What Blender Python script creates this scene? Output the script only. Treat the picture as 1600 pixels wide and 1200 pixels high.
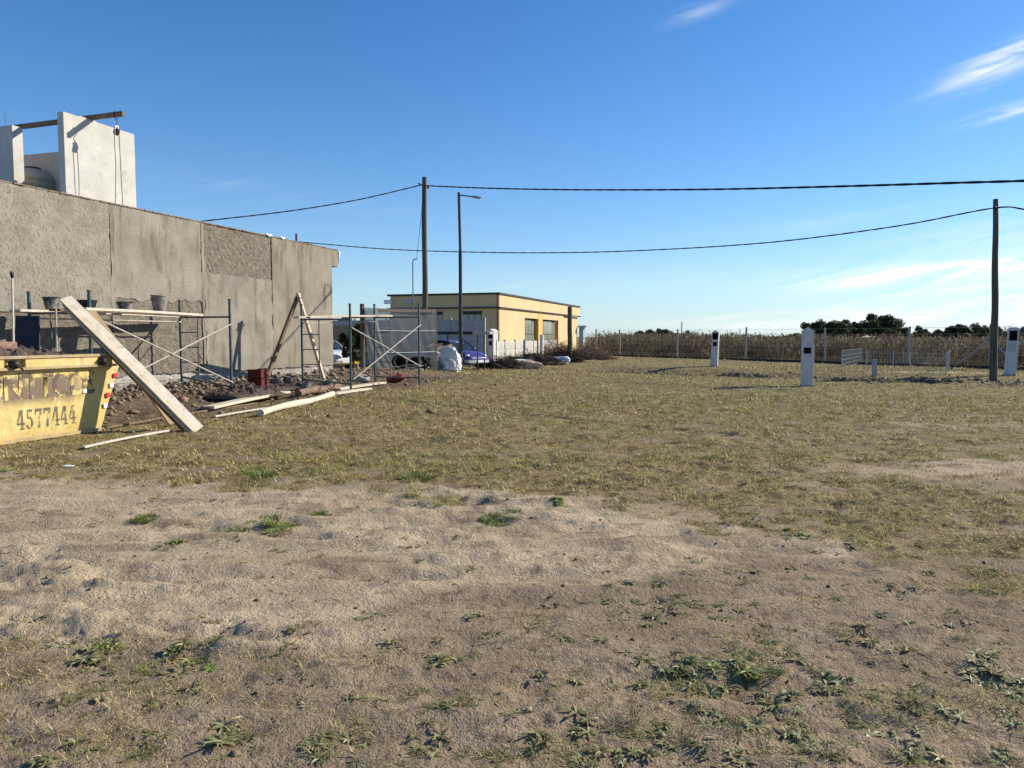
import bpy, bmesh, math, random
import numpy as np
from mathutils import Vector, Matrix
random.seed(11)
rng = np.random.default_rng(11)
for o in list(bpy.data.objects):
    bpy.data.objects.remove(o)
S = bpy.context.scene
COL = S.collection
R = math.radians

# ------------------------------------------------------------------ camera
F_PX = 1164.0                      # focal length in pixels of the 1600 px wide photograph
PITCH = R(3.64)
CAM = Vector((0.0, 0.0, 1.6))
cd = bpy.data.cameras.new('camera')
cam = bpy.data.objects.new('camera', cd)
COL.objects.link(cam)
cam.location = CAM
cam.rotation_euler = (R(90) - PITCH, 0, 0)
cd.sensor_fit = 'HORIZONTAL'
cd.angle = 2 * math.atan(800 / F_PX)
cd.clip_start = 0.05
cd.clip_end = 9000
S.camera = cam

# ------------------------------------------------------------------ sun and sky
SUN_EL = R(28)
SUN_AZ = math.atan2(0.94, 0.34)    # clockwise from +Y, towards the sun
sd = Vector((math.sin(SUN_AZ) * math.cos(SUN_EL), math.cos(SUN_AZ) * math.cos(SUN_EL), math.sin(SUN_EL)))
sl = bpy.data.lights.new('sun', 'SUN')
sl.energy = 5.0
sl.angle = R(0.53)
sl.color = (1.0, 0.92, 0.78)
so = bpy.data.objects.new('sun', sl)
COL.objects.link(so)
so.location = (30, 10, 30)
so.rotation_euler = sd.to_track_quat('Z', 'Y').to_euler()

W = bpy.data.worlds.new('World')
S.world = W
W.use_nodes = True
wt = W.node_tree
wt.nodes.clear()
def wn(t, **k):
    n = wt.nodes.new(t)
    for a, b in k.items():
        setattr(n, a, b)
    return n
def wmath(op, a, b=None, c=None):
    n = wn('ShaderNodeMath', operation=op)
    for i, v in enumerate((a, b, c)):
        if v is None:
            continue
        if isinstance(v, (int, float)):
            n.inputs[i].default_value = v
        else:
            wt.links.new(v, n.inputs[i])
    return n.outputs[0]
sky = wn('ShaderNodeTexSky', sky_type='NISHITA')
sky.sun_disc = False
sky.sun_elevation = SUN_EL
sky.sun_rotation = SUN_AZ
sky.altitude = 200
sky.air_density = 1.0
sky.dust_density = 0.2
sky.ozone_density = 3.0
hs = wn('ShaderNodeHueSaturation')
hs.inputs['Saturation'].default_value = 1.24
hs.inputs['Value'].default_value = 1.0
wt.links.new(sky.outputs[0], hs.inputs['Color'])
tint = wn('ShaderNodeMix', data_type='RGBA', blend_type='MULTIPLY')
tint.inputs[0].default_value = 1.0
tint.inputs[7].default_value = (0.86, 1.0, 1.16, 1)
wt.links.new(hs.outputs[0], tint.inputs[6])
tc = wn('ShaderNodeTexCoord')
sep = wn('ShaderNodeSeparateXYZ')
wt.links.new(tc.outputs['Generated'], sep.inputs[0])
AZ = wmath('ARCTAN2', sep.outputs[0], sep.outputs[1])
EL = wmath('ARCSINE', sep.outputs[2])
# thin ice clouds: streaks that lie in the sky towards the sun's side
comb = wn('ShaderNodeCombineXYZ')
wt.links.new(wmath('MULTIPLY', wmath('ADD', AZ, wmath('MULTIPLY', EL, -1.2)), 9.0), comb.inputs[0])
wt.links.new(wmath('MULTIPLY', wmath('ADD', EL, wmath('MULTIPLY', AZ, -0.16)), 62.0), comb.inputs[1])
nz = wn('ShaderNodeTexNoise')
nz.inputs['Scale'].default_value = 1.0
nz.inputs['Detail'].default_value = 8
nz.inputs['Roughness'].default_value = 0.62
nz.inputs['Distortion'].default_value = 0.6
wt.links.new(comb.outputs[0], nz.inputs['Vector'])
STREAK = wn('ShaderNodeMapRange')
STREAK.inputs['From Min'].default_value = 0.40
STREAK.inputs['From Max'].default_value = 0.66
wt.links.new(nz.outputs['Fac'], STREAK.inputs['Value'])
STREAK = STREAK.outputs[0]
def azel(px, py):
    a = math.atan2(px - 800, F_PX)
    up = (600 - py)
    y = F_PX * math.cos(PITCH) + up * math.sin(PITCH)
    z = up * math.cos(PITCH) - F_PX * math.sin(PITCH)
    x = px - 800
    return math.atan2(x, y), math.atan2(z, math.hypot(x, y))
WISPS = [(1548, 100, 62, 13, 17, .75), (1610, 78, 60, 15, 22, .5), (1590, 170, 52, 7, 8, .75), (1420, 428, 150, 12, 4, 1.25),
         (1580, 418, 120, 9, 5, .5), (1320, 489, 62, 7, 0, .9), (1560, 462, 150, 18, 2, .55), (1470, 505, 330, 8, 0, .6),
         (1650, 498, 230, 16, 0, .6), (1720, 440, 160, 26, 3, .5), (1120, 496, 70, 4, 5, .25), (1092, 18, 45, 9, 12, .22),
         (1320, 345, 200, 12, 4, .13), (1260, 512, 150, 7, 0, .4), (420, 300, 260, 14, -6, .06), (1850, 330, 260, 30, 6, .5),
         (2100, 420, 300, 24, 4, .6), (960, 440, 260, 16, 2, .10)]
total = None
for (px, py, ln, wd, tilt, st) in WISPS:
    a0, e0 = azel(px, py)
    t = R(tilt)
    da = wmath('SUBTRACT', AZ, a0)
    de = wmath('SUBTRACT', EL, e0)
    x = wmath('DIVIDE', wmath('ADD', wmath('MULTIPLY', da, math.cos(t)), wmath('MULTIPLY', de, math.sin(t))), ln / F_PX)
    y = wmath('DIVIDE', wmath('SUBTRACT', wmath('MULTIPLY', de, math.cos(t)), wmath('MULTIPLY', da, math.sin(t))), wd / F_PX)
    g = wmath('EXPONENT', wmath('MULTIPLY', wmath('ADD', wmath('MULTIPLY', x, x), wmath('MULTIPLY', y, y)), -1.0))
    g = wmath('MULTIPLY', g, st)
    total = g if total is None else wmath('ADD', total, g)
cl = wn('ShaderNodeMath', operation='MULTIPLY', use_clamp=True)
wt.links.new(total, cl.inputs[0])
wt.links.new(wmath('ADD', wmath('MULTIPLY', STREAK, 1.25), 0.12), cl.inputs[1])
cmix = wn('ShaderNodeMix', data_type='RGBA')
wt.links.new(cl.outputs[0], cmix.inputs[0])
air = wn('ShaderNodeMix', data_type='RGBA')          # pale blue air low over the horizon, all the way round
wt.links.new(wmath('MULTIPLY', wmath('EXPONENT', wmath('MULTIPLY', wmath('MAXIMUM', EL, 0.0), -9.0)), 0.55), air.inputs[0])
wt.links.new(tint.outputs[2], air.inputs[6])
air.inputs[7].default_value = (3.9, 5.3, 6.9, 1)
wt.links.new(air.outputs[2], cmix.inputs[6])
cmix.inputs[7].default_value = (7.6, 8.0, 8.4, 1)
bg = wn('ShaderNodeBackground')
bg.inputs['Strength'].default_value = 0.097
wt.links.new(cmix.outputs[2], bg.inputs['Color'])
wo = wn('ShaderNodeOutputWorld')
wt.links.new(bg.outputs[0], wo.inputs['Surface'])

S.view_settings.view_transform = 'Standard'
S.view_settings.look = 'None'
S.view_settings.exposure = 0.50
S.view_settings.gamma = 1.0
S.view_settings.use_curve_mapping = False
S.render.engine = 'CYCLES'
S.cycles.max_bounces = 6
S.cycles.transparent_max_bounces = 12

# ------------------------------------------------------------------ measuring helpers: photograph pixel -> place
def ray(px, py):
    x, up = px - 800, 600 - py
    return Vector((x, F_PX * math.cos(PITCH) + up * math.sin(PITCH), up * math.cos(PITCH) - F_PX * math.sin(PITCH)))
def P(px, py, Y):
    d = ray(px, py)
    return CAM + d * (Y / d.y)
def G(px, py, z=0.0):
    d = ray(px, py)
    return CAM + d * ((z - CAM.z) / d.z)
def V(*a):
    return Vector(a)
U = Vector((0.3108, 0.9505, 0))    # the long wall runs this way
N = Vector((0.9505, -0.3108, 0))   # out of the long wall
Z = Vector((0, 0, 1))

# ------------------------------------------------------------------ noise
_perm = np.random.default_rng(5).permutation(256)
_perm = np.concatenate([_perm, _perm])
_ga = np.random.default_rng(6).uniform(0, 2 * math.pi, 256)
_gx, _gy = np.cos(_ga), np.sin(_ga)
def pn(x, y, s=0):
    x = np.asarray(x, float) + s * 37.17
    y = np.asarray(y, float) + s * 11.93
    xi, yi = np.floor(x).astype(int), np.floor(y).astype(int)
    xf, yf = x - xi, y - yi
    u, v = xf * xf * xf * (xf * (xf * 6 - 15) + 10), yf * yf * yf * (yf * (yf * 6 - 15) + 10)
    def g(ix, iy, fx, fy):
        h = _perm[(_perm[ix & 255] + iy) & 255]
        return _gx[h] * fx + _gy[h] * fy
    a = g(xi, yi, xf, yf)
    b = g(xi + 1, yi, xf - 1, yf)
    c = g(xi, yi + 1, xf, yf - 1)
    d = g(xi + 1, yi + 1, xf - 1, yf - 1)
    return 1.5 * ((a + (b - a) * u) + ((c + (d - c) * u) - (a + (b - a) * u)) * v)
def fbm(x, y, o=4, s=0):
    t, a = 0, 1.0
    for i in range(o):
        t = t + a * pn(np.asarray(x) * 2 ** i, np.asarray(y) * 2 ** i, s + i)
        a *= .5
    return t
def ss(a, b, x):
    t = np.clip((np.asarray(x, float) - a) / (b - a), 0, 1)
    return t * t * (3 - 2 * t)

# ------------------------------------------------------------------ lie of the land
WC = 15.6                          # the long wall stands on the line x = 0.327 y - WC
def wall_e(x, y):
    return (np.asarray(x) - (0.327 * np.asarray(y) - WC)) * 0.9505
DA, DB = np.array((4.2, 39.5)), np.array((19.5, 24.0))      # the shallow ditch
def ditch_d(x, y):
    d = DB - DA
    L = np.hypot(*d)
    d = d / L
    along = (x - DA[0]) * d[0] + (y - DA[1]) * d[1]
    across = (x - DA[0]) * -d[1] + (y - DA[1]) * d[0]
    return along, across, L
def sand_edge(x):
    return np.interp(x, [-9, -5.8, -3.5, -2, .3, 1.5, 2.3, 2.95, 3.4, 4.2, 7], [8.7, 8.4, 8.0, 7.7, 7.4, 6.9, 6.0, 4.9, 4.3, 3.6, 2.4])
def masks(x, y, full=False):
    x, y = np.asarray(x, float), np.asarray(y, float)
    n1 = fbm(x / 1.1, y / .7, 4, 1)
    n2 = fbm(x / .33, y / .22, 3, 2)
    g = ss(-.45, .75, (y - sand_edge(x)) / 1.1 + n1 * .8 + n2 * .55)
    # dry bare streak on the right and thin places
    sp = np.exp(-((x - 6.6) / 3.0) ** 2 - ((y - 9.0 - (x - 6) * .12) / .75) ** 2) * 1.1
    sp += np.exp(-((x - 9.5) / 4.0) ** 2 - ((y - 13.2) / .6) ** 2) * .5
    sp += .55 * ss(2.0, 3.2, x) * ss(8.5, 5.5, y) * ss(-.1, .5, fbm(x / .8, y / .45, 3, 9))
    sp += 1.0 * np.exp(-((x - 19) / 3.4) ** 2 - ((y - 33.2) / 1.1) ** 2)
    g = g * (1 - np.clip(sp + .5 * fbm(x / .5, y / .3, 3, 12) * np.clip(sp * 3, 0, 1), 0, 1))
    # thin turf in front
    bare = .68 * ss(.12, .60, fbm(x / 1.0, y / .55, 4, 13) + .12 * ss(1, 6, x)) * ss(26, 12, y)
    g = g * (1 - bare)
    lawn = g
    fl = .50 * ss(-.25, .45, fbm(x / .55, y / .4, 3, 3) + .9 - ((x + 2.3) / 1.25) ** 2 - ((y - 3.15) / .75) ** 2)
    fr = .50 * ss(.05, .5, fbm(x / .45, y / .35, 3, 4) + .35 * ss(4.2, 2.8, y)) * ss(-.6, .6, x) * ss(5.2, 3.6, y)
    fc = .30 * ss(.18, .5, fbm(x / .4, y / .3, 3, 5)) * ss(4.6, 3.2, y)
    g = np.maximum(g, np.maximum(fl, np.maximum(fr, fc)))
    # trampled building ground along the wall
    e = wall_e(x, y)
    dirt = ss(5.2, 3.2, e + .9 * fbm(x / 1.3, y / 1.3, 3, 7)) * ss(12.2, 14.2, y) * ss(33, 28, y)
    g = g * (1 - .93 * dirt)
    lawn = lawn * (1 - .93 * dirt)
    al, ac, L = ditch_d(x, y)
    dm = np.exp(-((ac - .3) / 1.7) ** 2) * ss(-1.5, 1.0, al + 2 * n1)
    dm = dm * ss(-.75, .25, fbm(x / 1.2, y / 1.2, 3, 8) + .45)
    g = g * (1 - .72 * dm)
    lawn = lawn * (1 - .72 * dm)
    if full:
        # trodden, darker earth in the foreground and on the right; loose pale sand between
        pk = ss(.55, -.55, (y - np.interp(x, [-5, -2.5, -.5, .6, 1.6, 3, 5], [3.6, 3.75, 4.0, 4.6, 5.3, 6.0, 6.5])) / .9 + .9 * fbm(x / 1.4, y / .8, 4, 15))
        pk = np.maximum(pk, .75 * ss(.30, .62, fbm(x / .9, y / .33, 3, 16)) * ss(9, 7, y))
        pk = np.maximum(pk, .8 * ss(-.2, .6, y - sand_edge(x)) * (1 - np.clip(sp, 0, 1)))
        return np.clip(g, 0, 1), np.clip(np.maximum(dirt, dm), 0, 1), np.clip(lawn, 0, 1), np.clip(pk, 0, 1)
    return np.clip(g, 0, 1), np.clip(np.maximum(dirt, dm), 0, 1)
RUTS = [(-9, 5.5, 3, 6.0), (-9, 5.95, 2, 6.45), (-9, 6.9, 2, 7.1), (-7, 4.6, 0.5, 5.0), (-2, 4.2, 6, 5.0), (-6, 7.5, 1, 7.0), (-1, 5.4, 7, 7.4)]
def Hn(x, y, fine=True):
    x, y = np.asarray(x, float), np.asarray(y, float)
    e = wall_e(x, y)
    h = .30 * ss(3.4, .5, e) * ss(10, 15, y) * ss(36, 29, y)
    al, ac, L = ditch_d(x, y)
    on = ss(-2.5, 2, al) * ss(40, 30, al)
    deep = ss(17.5, 9, al) * .8 + .2
    h = h - .40 * np.exp(-((ac - .7) / 1.9) ** 2) * on * deep - .10 * np.exp(-((ac + 2) / 4.0) ** 2) * on * deep
    h = h + on * .16 * np.clip(fbm(x / 1.3, y / .9, 3, 29) + .25, 0, 2) * np.exp(-((ac + .9) / 1.3) ** 2) * ss(5, 9, al)
    h = h + .05 * fbm(x / 5, y / 5, 2, 20) * ss(9, 14, y) * ss(140, 60, y)
    if fine:
        g, d, _l, pk = masks(x, y, True)
        rug = np.clip(.7 + 1.1 * fbm(x / 2.2, y / 1.1, 2, 17), .25, 1.6) * (1 - .4 * pk)
        near = ss(22, 9, y)
        sand = (1 - g)
        h = h + near * sand * rug * (.056 * fbm(x / .95, y / .38, 3, 21) + .024 * fbm(x / .28, y / .12, 3, 22) + .008 * fbm(x / .075, y / .05, 2, 28))
        for (x0, y0, x1, y1) in RUTS:
            yy = y0 + (x - x0) * (y1 - y0) / (x1 - x0) + .12 * pn(x / 1.5, 0 * x, 3)
            w = ss(-.6, .1, pn(x / .9, 0 * x + y0, 6)) * ss(x0, x0 + 1, x) * ss(x1, x1 - 1, x)
            t = (y - yy) / .11
            h = h + w * sand * near * (.022 * np.exp(-(t - 1.4) ** 2) - .020 * np.exp(-t * t) * (1 + .25 * pn(x / 1.3, y / 1.3, 18)) + .016 * np.exp(-(t + 1.4) ** 2))
        # foot and tyre dents
        dn = pn(x / .34, y / .2, 31)
        h = h - near * sand * .016 * ss(.30, .8, dn) * (.4 + pk)
        h = h + ss(45, 25, y) * g * (.038 * fbm(x / .42, y / .34, 3, 24) + .015 * fbm(x / .12, y / .10, 2, 27))
        h = h + d * .05 * fbm(x / .35, y / .35, 3, 25) * ss(60, 30, y) + d * .03 * np.abs(fbm(x / .12, y / .12, 2, 26)) * ss(40, 20, y)
    return h
def H(x, y):
    return float(Hn(np.array([x]), np.array([y]))[0])
def on_ground(v, dz=0.0):
    return Vector((v.x, v.y, H(v.x, v.y) + dz))
def GT(px, py):
    """ground point under a photograph pixel, on the real terrain"""
    z = 0.0
    for i in range(9):
        p = G(px, py, z)
        z = .5 * z + .5 * float(Hn(np.array([p.x]), np.array([p.y]), False)[0])
    return on_ground(G(px, py, z))

# ------------------------------------------------------------------ mesh builder
class MB:
    def __init__(s):
        s.v, s.f = [], []
    def poly(s, pts):
        b = len(s.v)
        s.v += [Vector(p) for p in pts]
        s.f.append(tuple(range(b, b + len(pts))))
        return s
    def obox(s, o, a, b, c):
        """corner o and three edge vectors"""
        o, a, b, c = Vector(o), Vector(a), Vector(b), Vector(c)
        if a.cross(b).dot(c) < 0:
            a, b = b, a
        i = len(s.v)
        s.v += [o, o + a, o + a + b, o + b, o + c, o + a + c, o + a + b + c, o + b + c]
        s.f += [(i, i + 3, i + 2, i + 1), (i + 4, i + 5, i + 6, i + 7), (i, i + 1, i + 5, i + 4), (i + 1, i + 2, i + 6, i + 5), (i + 2, i + 3, i + 7, i + 6), (i + 3, i, i + 4, i + 7)]
        return s
    def cbox(s, c, sx, sy, sz, ax=None, ay=None):
        """box centred at c, sizes along ax, ay, Z"""
        ax = Vector(ax) if ax is not None else Vector((1, 0, 0))
        ay = Vector(ay) if ay is not None else Z.cross(ax)
        az = ax.cross(ay)
        return s.obox(Vector(c) - ax * sx / 2 - ay * sy / 2 - az * sz / 2, ax * sx, ay * sy, az * sz)
    def bar(s, p, q, w, h, up=None):
        p, q = Vector(p), Vector(q)
        d = (q - p).normalized()
        up = Vector(up) if up is not None else Z
        side = d.cross(up).normalized()
        up2 = side.cross(d).normalized()
        return s.obox(p - side * w / 2 - up2 * h / 2, q - p, side * w, up2 * h)
    def tube(s, pts, r, n=8, caps=True):
        pts = [Vector(p) for p in pts]
        rs = r if isinstance(r, (list, tuple)) else [r] * len(pts)
        i0 = len(s.v)
        ref = None
        for k, p in enumerate(pts):
            d = (pts[min(k + 1, len(pts) - 1)] - pts[max(k - 1, 0)]).normalized()
            if ref is None:
                ref = d.orthogonal().normalized()
            ref = (ref - d * ref.dot(d))
            ref = ref.normalized() if ref.length > 1e-6 else d.orthogonal().normalized()
            b = d.cross(ref)
            for j in range(n):
                a = 2 * math.pi * j / n
                s.v.append(p + (ref * math.cos(a) + b * math.sin(a)) * rs[k])
        for k in range(len(pts) - 1):
            for j in range(n):
                a, b = i0 + k * n + j, i0 + k * n + (j + 1) % n
                s.f.append((a, b, b + n, a + n))
        if caps:
            s.f.append(tuple(i0 + j for j in reversed(range(n))))
            s.f.append(tuple(i0 + (len(pts) - 1) * n + j for j in range(n)))
        return s
    def rings(s, rings, cap=True):
        i0, n = len(s.v), len(rings[0])
        for r in rings:
            s.v += [Vector(p) for p in r]
        for k in range(len(rings) - 1):
            for j in range(n):
                a, b = i0 + k * n + j, i0 + k * n + (j + 1) % n
                s.f.append((a, b, b + n, a + n))
        if cap:
            s.f.append(tuple(i0 + j for j in reversed(range(n))))
            s.f.append(tuple(i0 + (len(rings) - 1) * n + j for j in range(n)))
        return s
    def lathe(s, prof, c, n=16, axis=Z):
        """prof: list of (radius, height along axis)"""
        c, axis = Vector(c), Vector(axis).normalized()
        a = axis.orthogonal().normalized()
        b = axis.cross(a)
        rr = [[c + axis * h + (a * math.cos(2 * math.pi * j / n) + b * math.sin(2 * math.pi * j / n)) * max(r, 1e-4) for j in range(n)] for r, h in prof]
        return s.rings(rr, True)
    def blob(s, c, rx, ry, rz, seed=0, amp=.25, nu=16, nv=10, freq=2.2):
        c = Vector(c)
        th, ph = np.meshgrid(np.linspace(0, math.pi, nv + 1), np.linspace(0, 2 * math.pi, nu, endpoint=False), indexing='ij')
        x, y, z = np.sin(th) * np.cos(ph), np.sin(th) * np.sin(ph), np.cos(th)
        m = 1 + amp * pn(x * freq + z * 1.7, y * freq - z * 1.3, seed) + amp * .5 * pn(x * freq * 2.3 - z * 3, y * freq * 2.3 + z * 2.1, seed + 3)
        rr = [[c + Vector((float(x[k, j] * rx * m[k, j]), float(y[k, j] * ry * m[k, j]), float(z[k, j] * rz * m[k, j]))) for j in range(nu)] for k in range(nv + 1)]
        return s.rings(rr[::-1], True)
    def mesh(s, name, off):
        m = bpy.data.meshes.new(name)
        m.from_pydata([tuple(p - off) for p in s.v], [], s.f)
        m.update()
        return m
    def build(s, name, mat, parent=None, smooth=False, bevel=0, kind=None, label=None, origin=None):
        off = parent_world(parent) if parent else (Vector(origin) if origin is not None else Vector((0, 0, 0)))
        m = s.mesh(name, off)
        o = bpy.data.objects.new(name, m)
        COL.objects.link(o)
        m.materials.append(mat)
        if parent:
            o.parent = parent
        else:
            o.location = off
        if smooth:
            for p in m.polygons:
                p.use_smooth = True
            if smooth == 'auto':
                m.set_sharp_from_angle(angle=R(40))
        if bevel:
            b = o.modifiers.new('bevel', 'BEVEL')
            b.width = bevel
            b.segments = 2
            b.limit_method = 'ANGLE'
        if kind:
            o['kind'] = kind
        if label:
            o['label'] = label
        return o
def parent_world(p):
    v = Vector(p.location)
    while p.parent:
        p = p.parent
        v += Vector(p.location)
    return v
def thing(name, label, cat, loc=(0, 0, 0), group=None):
    o = bpy.data.objects.new(name, None)
    o.empty_display_size = .2
    COL.objects.link(o)
    o.location = loc
    tag(o, label, cat, group)
    return o
def tag(o, label, cat, group=None, kind=None):
    o['label'] = label
    o['category'] = cat
    if group:
        o['group'] = group
    if kind:
        o['kind'] = kind
    return o
def np_mesh(name, verts, tris, mat, cols=None, size=3):
    """large meshes from numpy arrays: verts (n,3), faces (m,size), point colours (n,3)"""
    m = bpy.data.meshes.new(name)
    nv, nf = len(verts), len(tris)
    m.vertices.add(nv)
    m.vertices.foreach_set('co', np.ascontiguousarray(verts, np.float32).ravel())
    m.loops.add(nf * size)
    m.loops.foreach_set('vertex_index', np.ascontiguousarray(tris, np.int32).ravel())
    m.polygons.add(nf)
    m.polygons.foreach_set('loop_start', np.arange(0, nf * size, size, dtype=np.int32))
    m.polygons.foreach_set('loop_total', np.full(nf, size, np.int32))
    if cols is not None:
        a = m.color_attributes.new('col', 'FLOAT_COLOR', 'POINT')
        c = np.ones((nv, 4), np.float32)
        c[:, :3] = cols
        a.data.foreach_set('color', c.ravel())
    m.update(calc_edges=True)
    m.materials.append(mat)
    o = bpy.data.objects.new(name, m)
    COL.objects.link(o)
    return o

# ------------------------------------------------------------------ materials
def mat(name, c1, c2=None, scale=4.0, rough=.85, bump=0.0, bscale=30.0, metal=0.0, lo=.35, hi=.65, c3=None, s3=20.0, lo3=.55, hi3=.62, stretch=None, spec=.3, detail=6, bdist=.02, stretch3=None):
    m = bpy.data.materials.new(name)
    m.use_nodes = True
    t = m.node_tree
    b = t.nodes['Principled BSDF']
    b.inputs['Roughness'].default_value = rough
    b.inputs['Metallic'].default_value = metal
    b.inputs['Specular IOR Level'].default_value = spec
    tc = t.nodes.new('ShaderNodeTexCoord')
    def coords(st):
        if not st:
            return tc.outputs['Object']
        mp = t.nodes.new('ShaderNodeMapping')
        mp.inputs['Scale'].default_value = st
        t.links.new(tc.outputs['Object'], mp.inputs[0])
        return mp.outputs[0]
    def noise(sc, st=None, det=detail):
        n = t.nodes.new('ShaderNodeTexNoise')
        n.inputs['Scale'].default_value = sc
        n.inputs['Detail'].default_value = det
        n.inputs['Roughness'].default_value = .62
        t.links.new(coords(st), n.inputs['Vector'])
        return n.outputs['Fac']
    def rng_(v, a, bb):
        r = t.nodes.new('ShaderNodeMapRange')
        r.inputs['From Min'].default_value = a
        r.inputs['From Max'].default_value = bb
        t.links.new(v, r.inputs['Value'])
        return r.outputs[0]
    def mix(f, a, bb):
        x = t.nodes.new('ShaderNodeMix')
        x.data_type = 'RGBA'
        t.links.new(f, x.inputs[0])
        for i, v in ((6, a), (7, bb)):
            if isinstance(v, tuple):
                x.inputs[i].default_value = (*v, 1)
            else:
                t.links.new(v, x.inputs[i])
        return x.outputs[2]
    col = None
    if c2:
        col = mix(rng_(noise(scale, stretch), lo, hi), c1, c2)
        if c3:
            col = mix(rng_(noise(s3, stretch3), lo3, hi3), col, c3)
        t.links.new(col, b.inputs['Base Color'])
    else:
        b.inputs['Base Color'].default_value = (*c1, 1)
    if bump:
        bp = t.nodes.new('ShaderNodeBump')
        bp.inputs['Strength'].default_value = bump
        bp.inputs['Distance'].default_value = bdist
        t.links.new(noise(bscale, stretch), bp.inputs['Height'])
        t.links.new(bp.outputs[0], b.inputs['Normal'])
    return m
def leafmat(name, trans=.3, rough=.55, col=None, spec=.3, var=.25):
    """plant matter: colour from the mesh's own 'col' attribute, or a plain colour varied by noise"""
    m = bpy.data.materials.new(name)
    m.use_nodes = True
    t = m.node_tree
    b = t.nodes['Principled BSDF']
    b.inputs['Roughness'].default_value = rough
    b.inputs['Specular IOR Level'].default_value = spec
    tr = t.nodes.new('ShaderNodeBsdfTranslucent')
    mx = t.nodes.new('ShaderNodeMixShader')
    mx.inputs[0].default_value = trans
    if col is None:
        a = t.nodes.new('ShaderNodeVertexColor')
        a.layer_name = 'col'
        c = a.outputs[0]
    else:
        oi = t.nodes.new('ShaderNodeNewGeometry')
        x = t.nodes.new('ShaderNodeMix')
        x.data_type = 'RGBA'
        x.inputs[6].default_value = (*[k * (1 - var) for k in col], 1)
        x.inputs[7].default_value = (*[k * (1 + var) for k in col], 1)
        t.links.new(oi.outputs['Random Per Island'], x.inputs[0])
        c = x.outputs[2]
    t.links.new(c, b.inputs['Base Color'])
    t.links.new(c, tr.inputs['Color'])
    t.links.new(b.outputs[0], mx.inputs[1])
    t.links.new(tr.outputs[0], mx.inputs[2])
    t.links.new(mx.outputs[0], t.nodes['Material Output'].inputs['Surface'])
    return m

# ================================================================== THE GROUND
def ground_material():
    m = bpy.data.materials.new('ground_earth')
    m.use_nodes = True
    t = m.node_tree
    b = t.nodes['Principled BSDF']
    b.inputs['Roughness'].default_value = .95
    b.inputs['Specular IOR Level'].default_value = .12
    tc = t.nodes.new('ShaderNodeTexCoord')
    at = t.nodes.new('ShaderNodeVertexColor')
    at.layer_name = 'col'
    sp = t.nodes.new('ShaderNodeSeparateColor')
    t.links.new(at.outputs[0], sp.inputs[0])
    def noise(sc, det=5, ro=.6, st=None):
        n = t.nodes.new('ShaderNodeTexNoise')
        n.inputs['Scale'].default_value = sc
        n.inputs['Detail'].default_value = det
        n.inputs['Roughness'].default_value = ro
        if st:
            mp = t.nodes.new('ShaderNodeMapping')
            mp.inputs['Scale'].default_value = st
            t.links.new(tc.outputs['Object'], mp.inputs[0])
            t.links.new(mp.outputs[0], n.inputs['Vector'])
        else:
            t.links.new(tc.outputs['Object'], n.inputs['Vector'])
        return n.outputs['Fac']
    def mr(v, a, bb, c=0, d=1):
        r = t.nodes.new('ShaderNodeMapRange')
        for i, k in enumerate((a, bb, c, d)):
            r.inputs[i + 1].default_value = k
        t.links.new(v, r.inputs['Value'])
        return r.outputs[0]
    def mix(f, a, bb, blend='MIX'):
        x = t.nodes.new('ShaderNodeMix')
        x.data_type = 'RGBA'
        x.blend_type = blend
        if isinstance(f, float):
            x.inputs[0].default_value = f
        else:
            t.links.new(f, x.inputs[0])
        for i, v in ((6, a), (7, bb)):
            if isinstance(v, tuple):
                x.inputs[i].default_value = (*v, 1)
            else:
                t.links.new(v, x.inputs[i])
        return x.outputs[2]
    sand = mix(mr(noise(.9, 6), .38, .64), (.37, .278, .172), (.58, .450, .292))
    sand = mix(mr(noise(4.0, 6, .7), .50, .66, 0, .85), sand, (.21, .150, .092))
    grain = noise(260, 2, .5)
    sand = mix(mr(grain, .50, .68, 0, .75), sand, (.70, .57, .40))
    sand = mix(mr(noise(190, 2, .5, (1, 1, 1)), .56, .70, 0, .8), sand, (.14, .105, .075))
    turf = mix(mr(noise(1.3, 6), .35, .65), (.155, .118, .050), (.30, .235, .10))
    turf = mix(mr(noise(38, 3), .48, .66), turf, (.44, .345, .165))
    turf = mix(mr(noise(6.5, 5, .7), .50, .64), turf, (.085, .058, .030))
    turf = mix(mr(noise(24, 3), .56, .68), turf, (.055, .040, .026))
    dirt = mix(mr(noise(2.2, 6), .35, .65), (.075, .052, .034), (.155, .112, .072))
    dirt = mix(mr(noise(30, 4), .52, .66), dirt, (.30, .245, .185))
    pack = mix(mr(noise(1.6, 6), .35, .65), (.240, .172, .104), (.375, .280, .175))
    pack = mix(mr(noise(11, 5, .7), .50, .66), pack, (.135, .094, .058))
    pack = mix(mr(noise(210, 2, .5), .52, .68, 0, .7), pack, (.47, .38, .275))
    pack = mix(mr(noise(150, 2, .5), .57, .70, 0, .8), pack, (.085, .062, .044))
    sand = mix(mr(sp.outputs[2], .15, .85), sand, pack)
    c = mix(mr(sp.outputs[0], .1, .75), sand, turf)
    c = mix(sp.outputs[1], c, dirt)
    t.links.new(c, b.inputs['Base Color'])
    bp = t.nodes.new('ShaderNodeBump')
    bp.inputs['Strength'].default_value = .85
    bp.inputs['Distance'].default_value = .018
    ad = t.nodes.new('ShaderNodeMath')
    ad.operation = 'ADD'
    t.links.new(noise(105, 3, .6), ad.inputs[0])
    mu = t.nodes.new('ShaderNodeMath')
    mu.operation = 'MULTIPLY'
    mu.inputs[1].default_value = 1.7
    t.links.new(noise(34, 4, .6), mu.inputs[0])
    t.links.new(mu.outputs[0], ad.inputs[1])
    t.links.new(ad.outputs[0], bp.inputs['Height'])
    t.links.new(bp.outputs[0], b.inputs['Normal'])
    return m
M_ground = ground_material()
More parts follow.
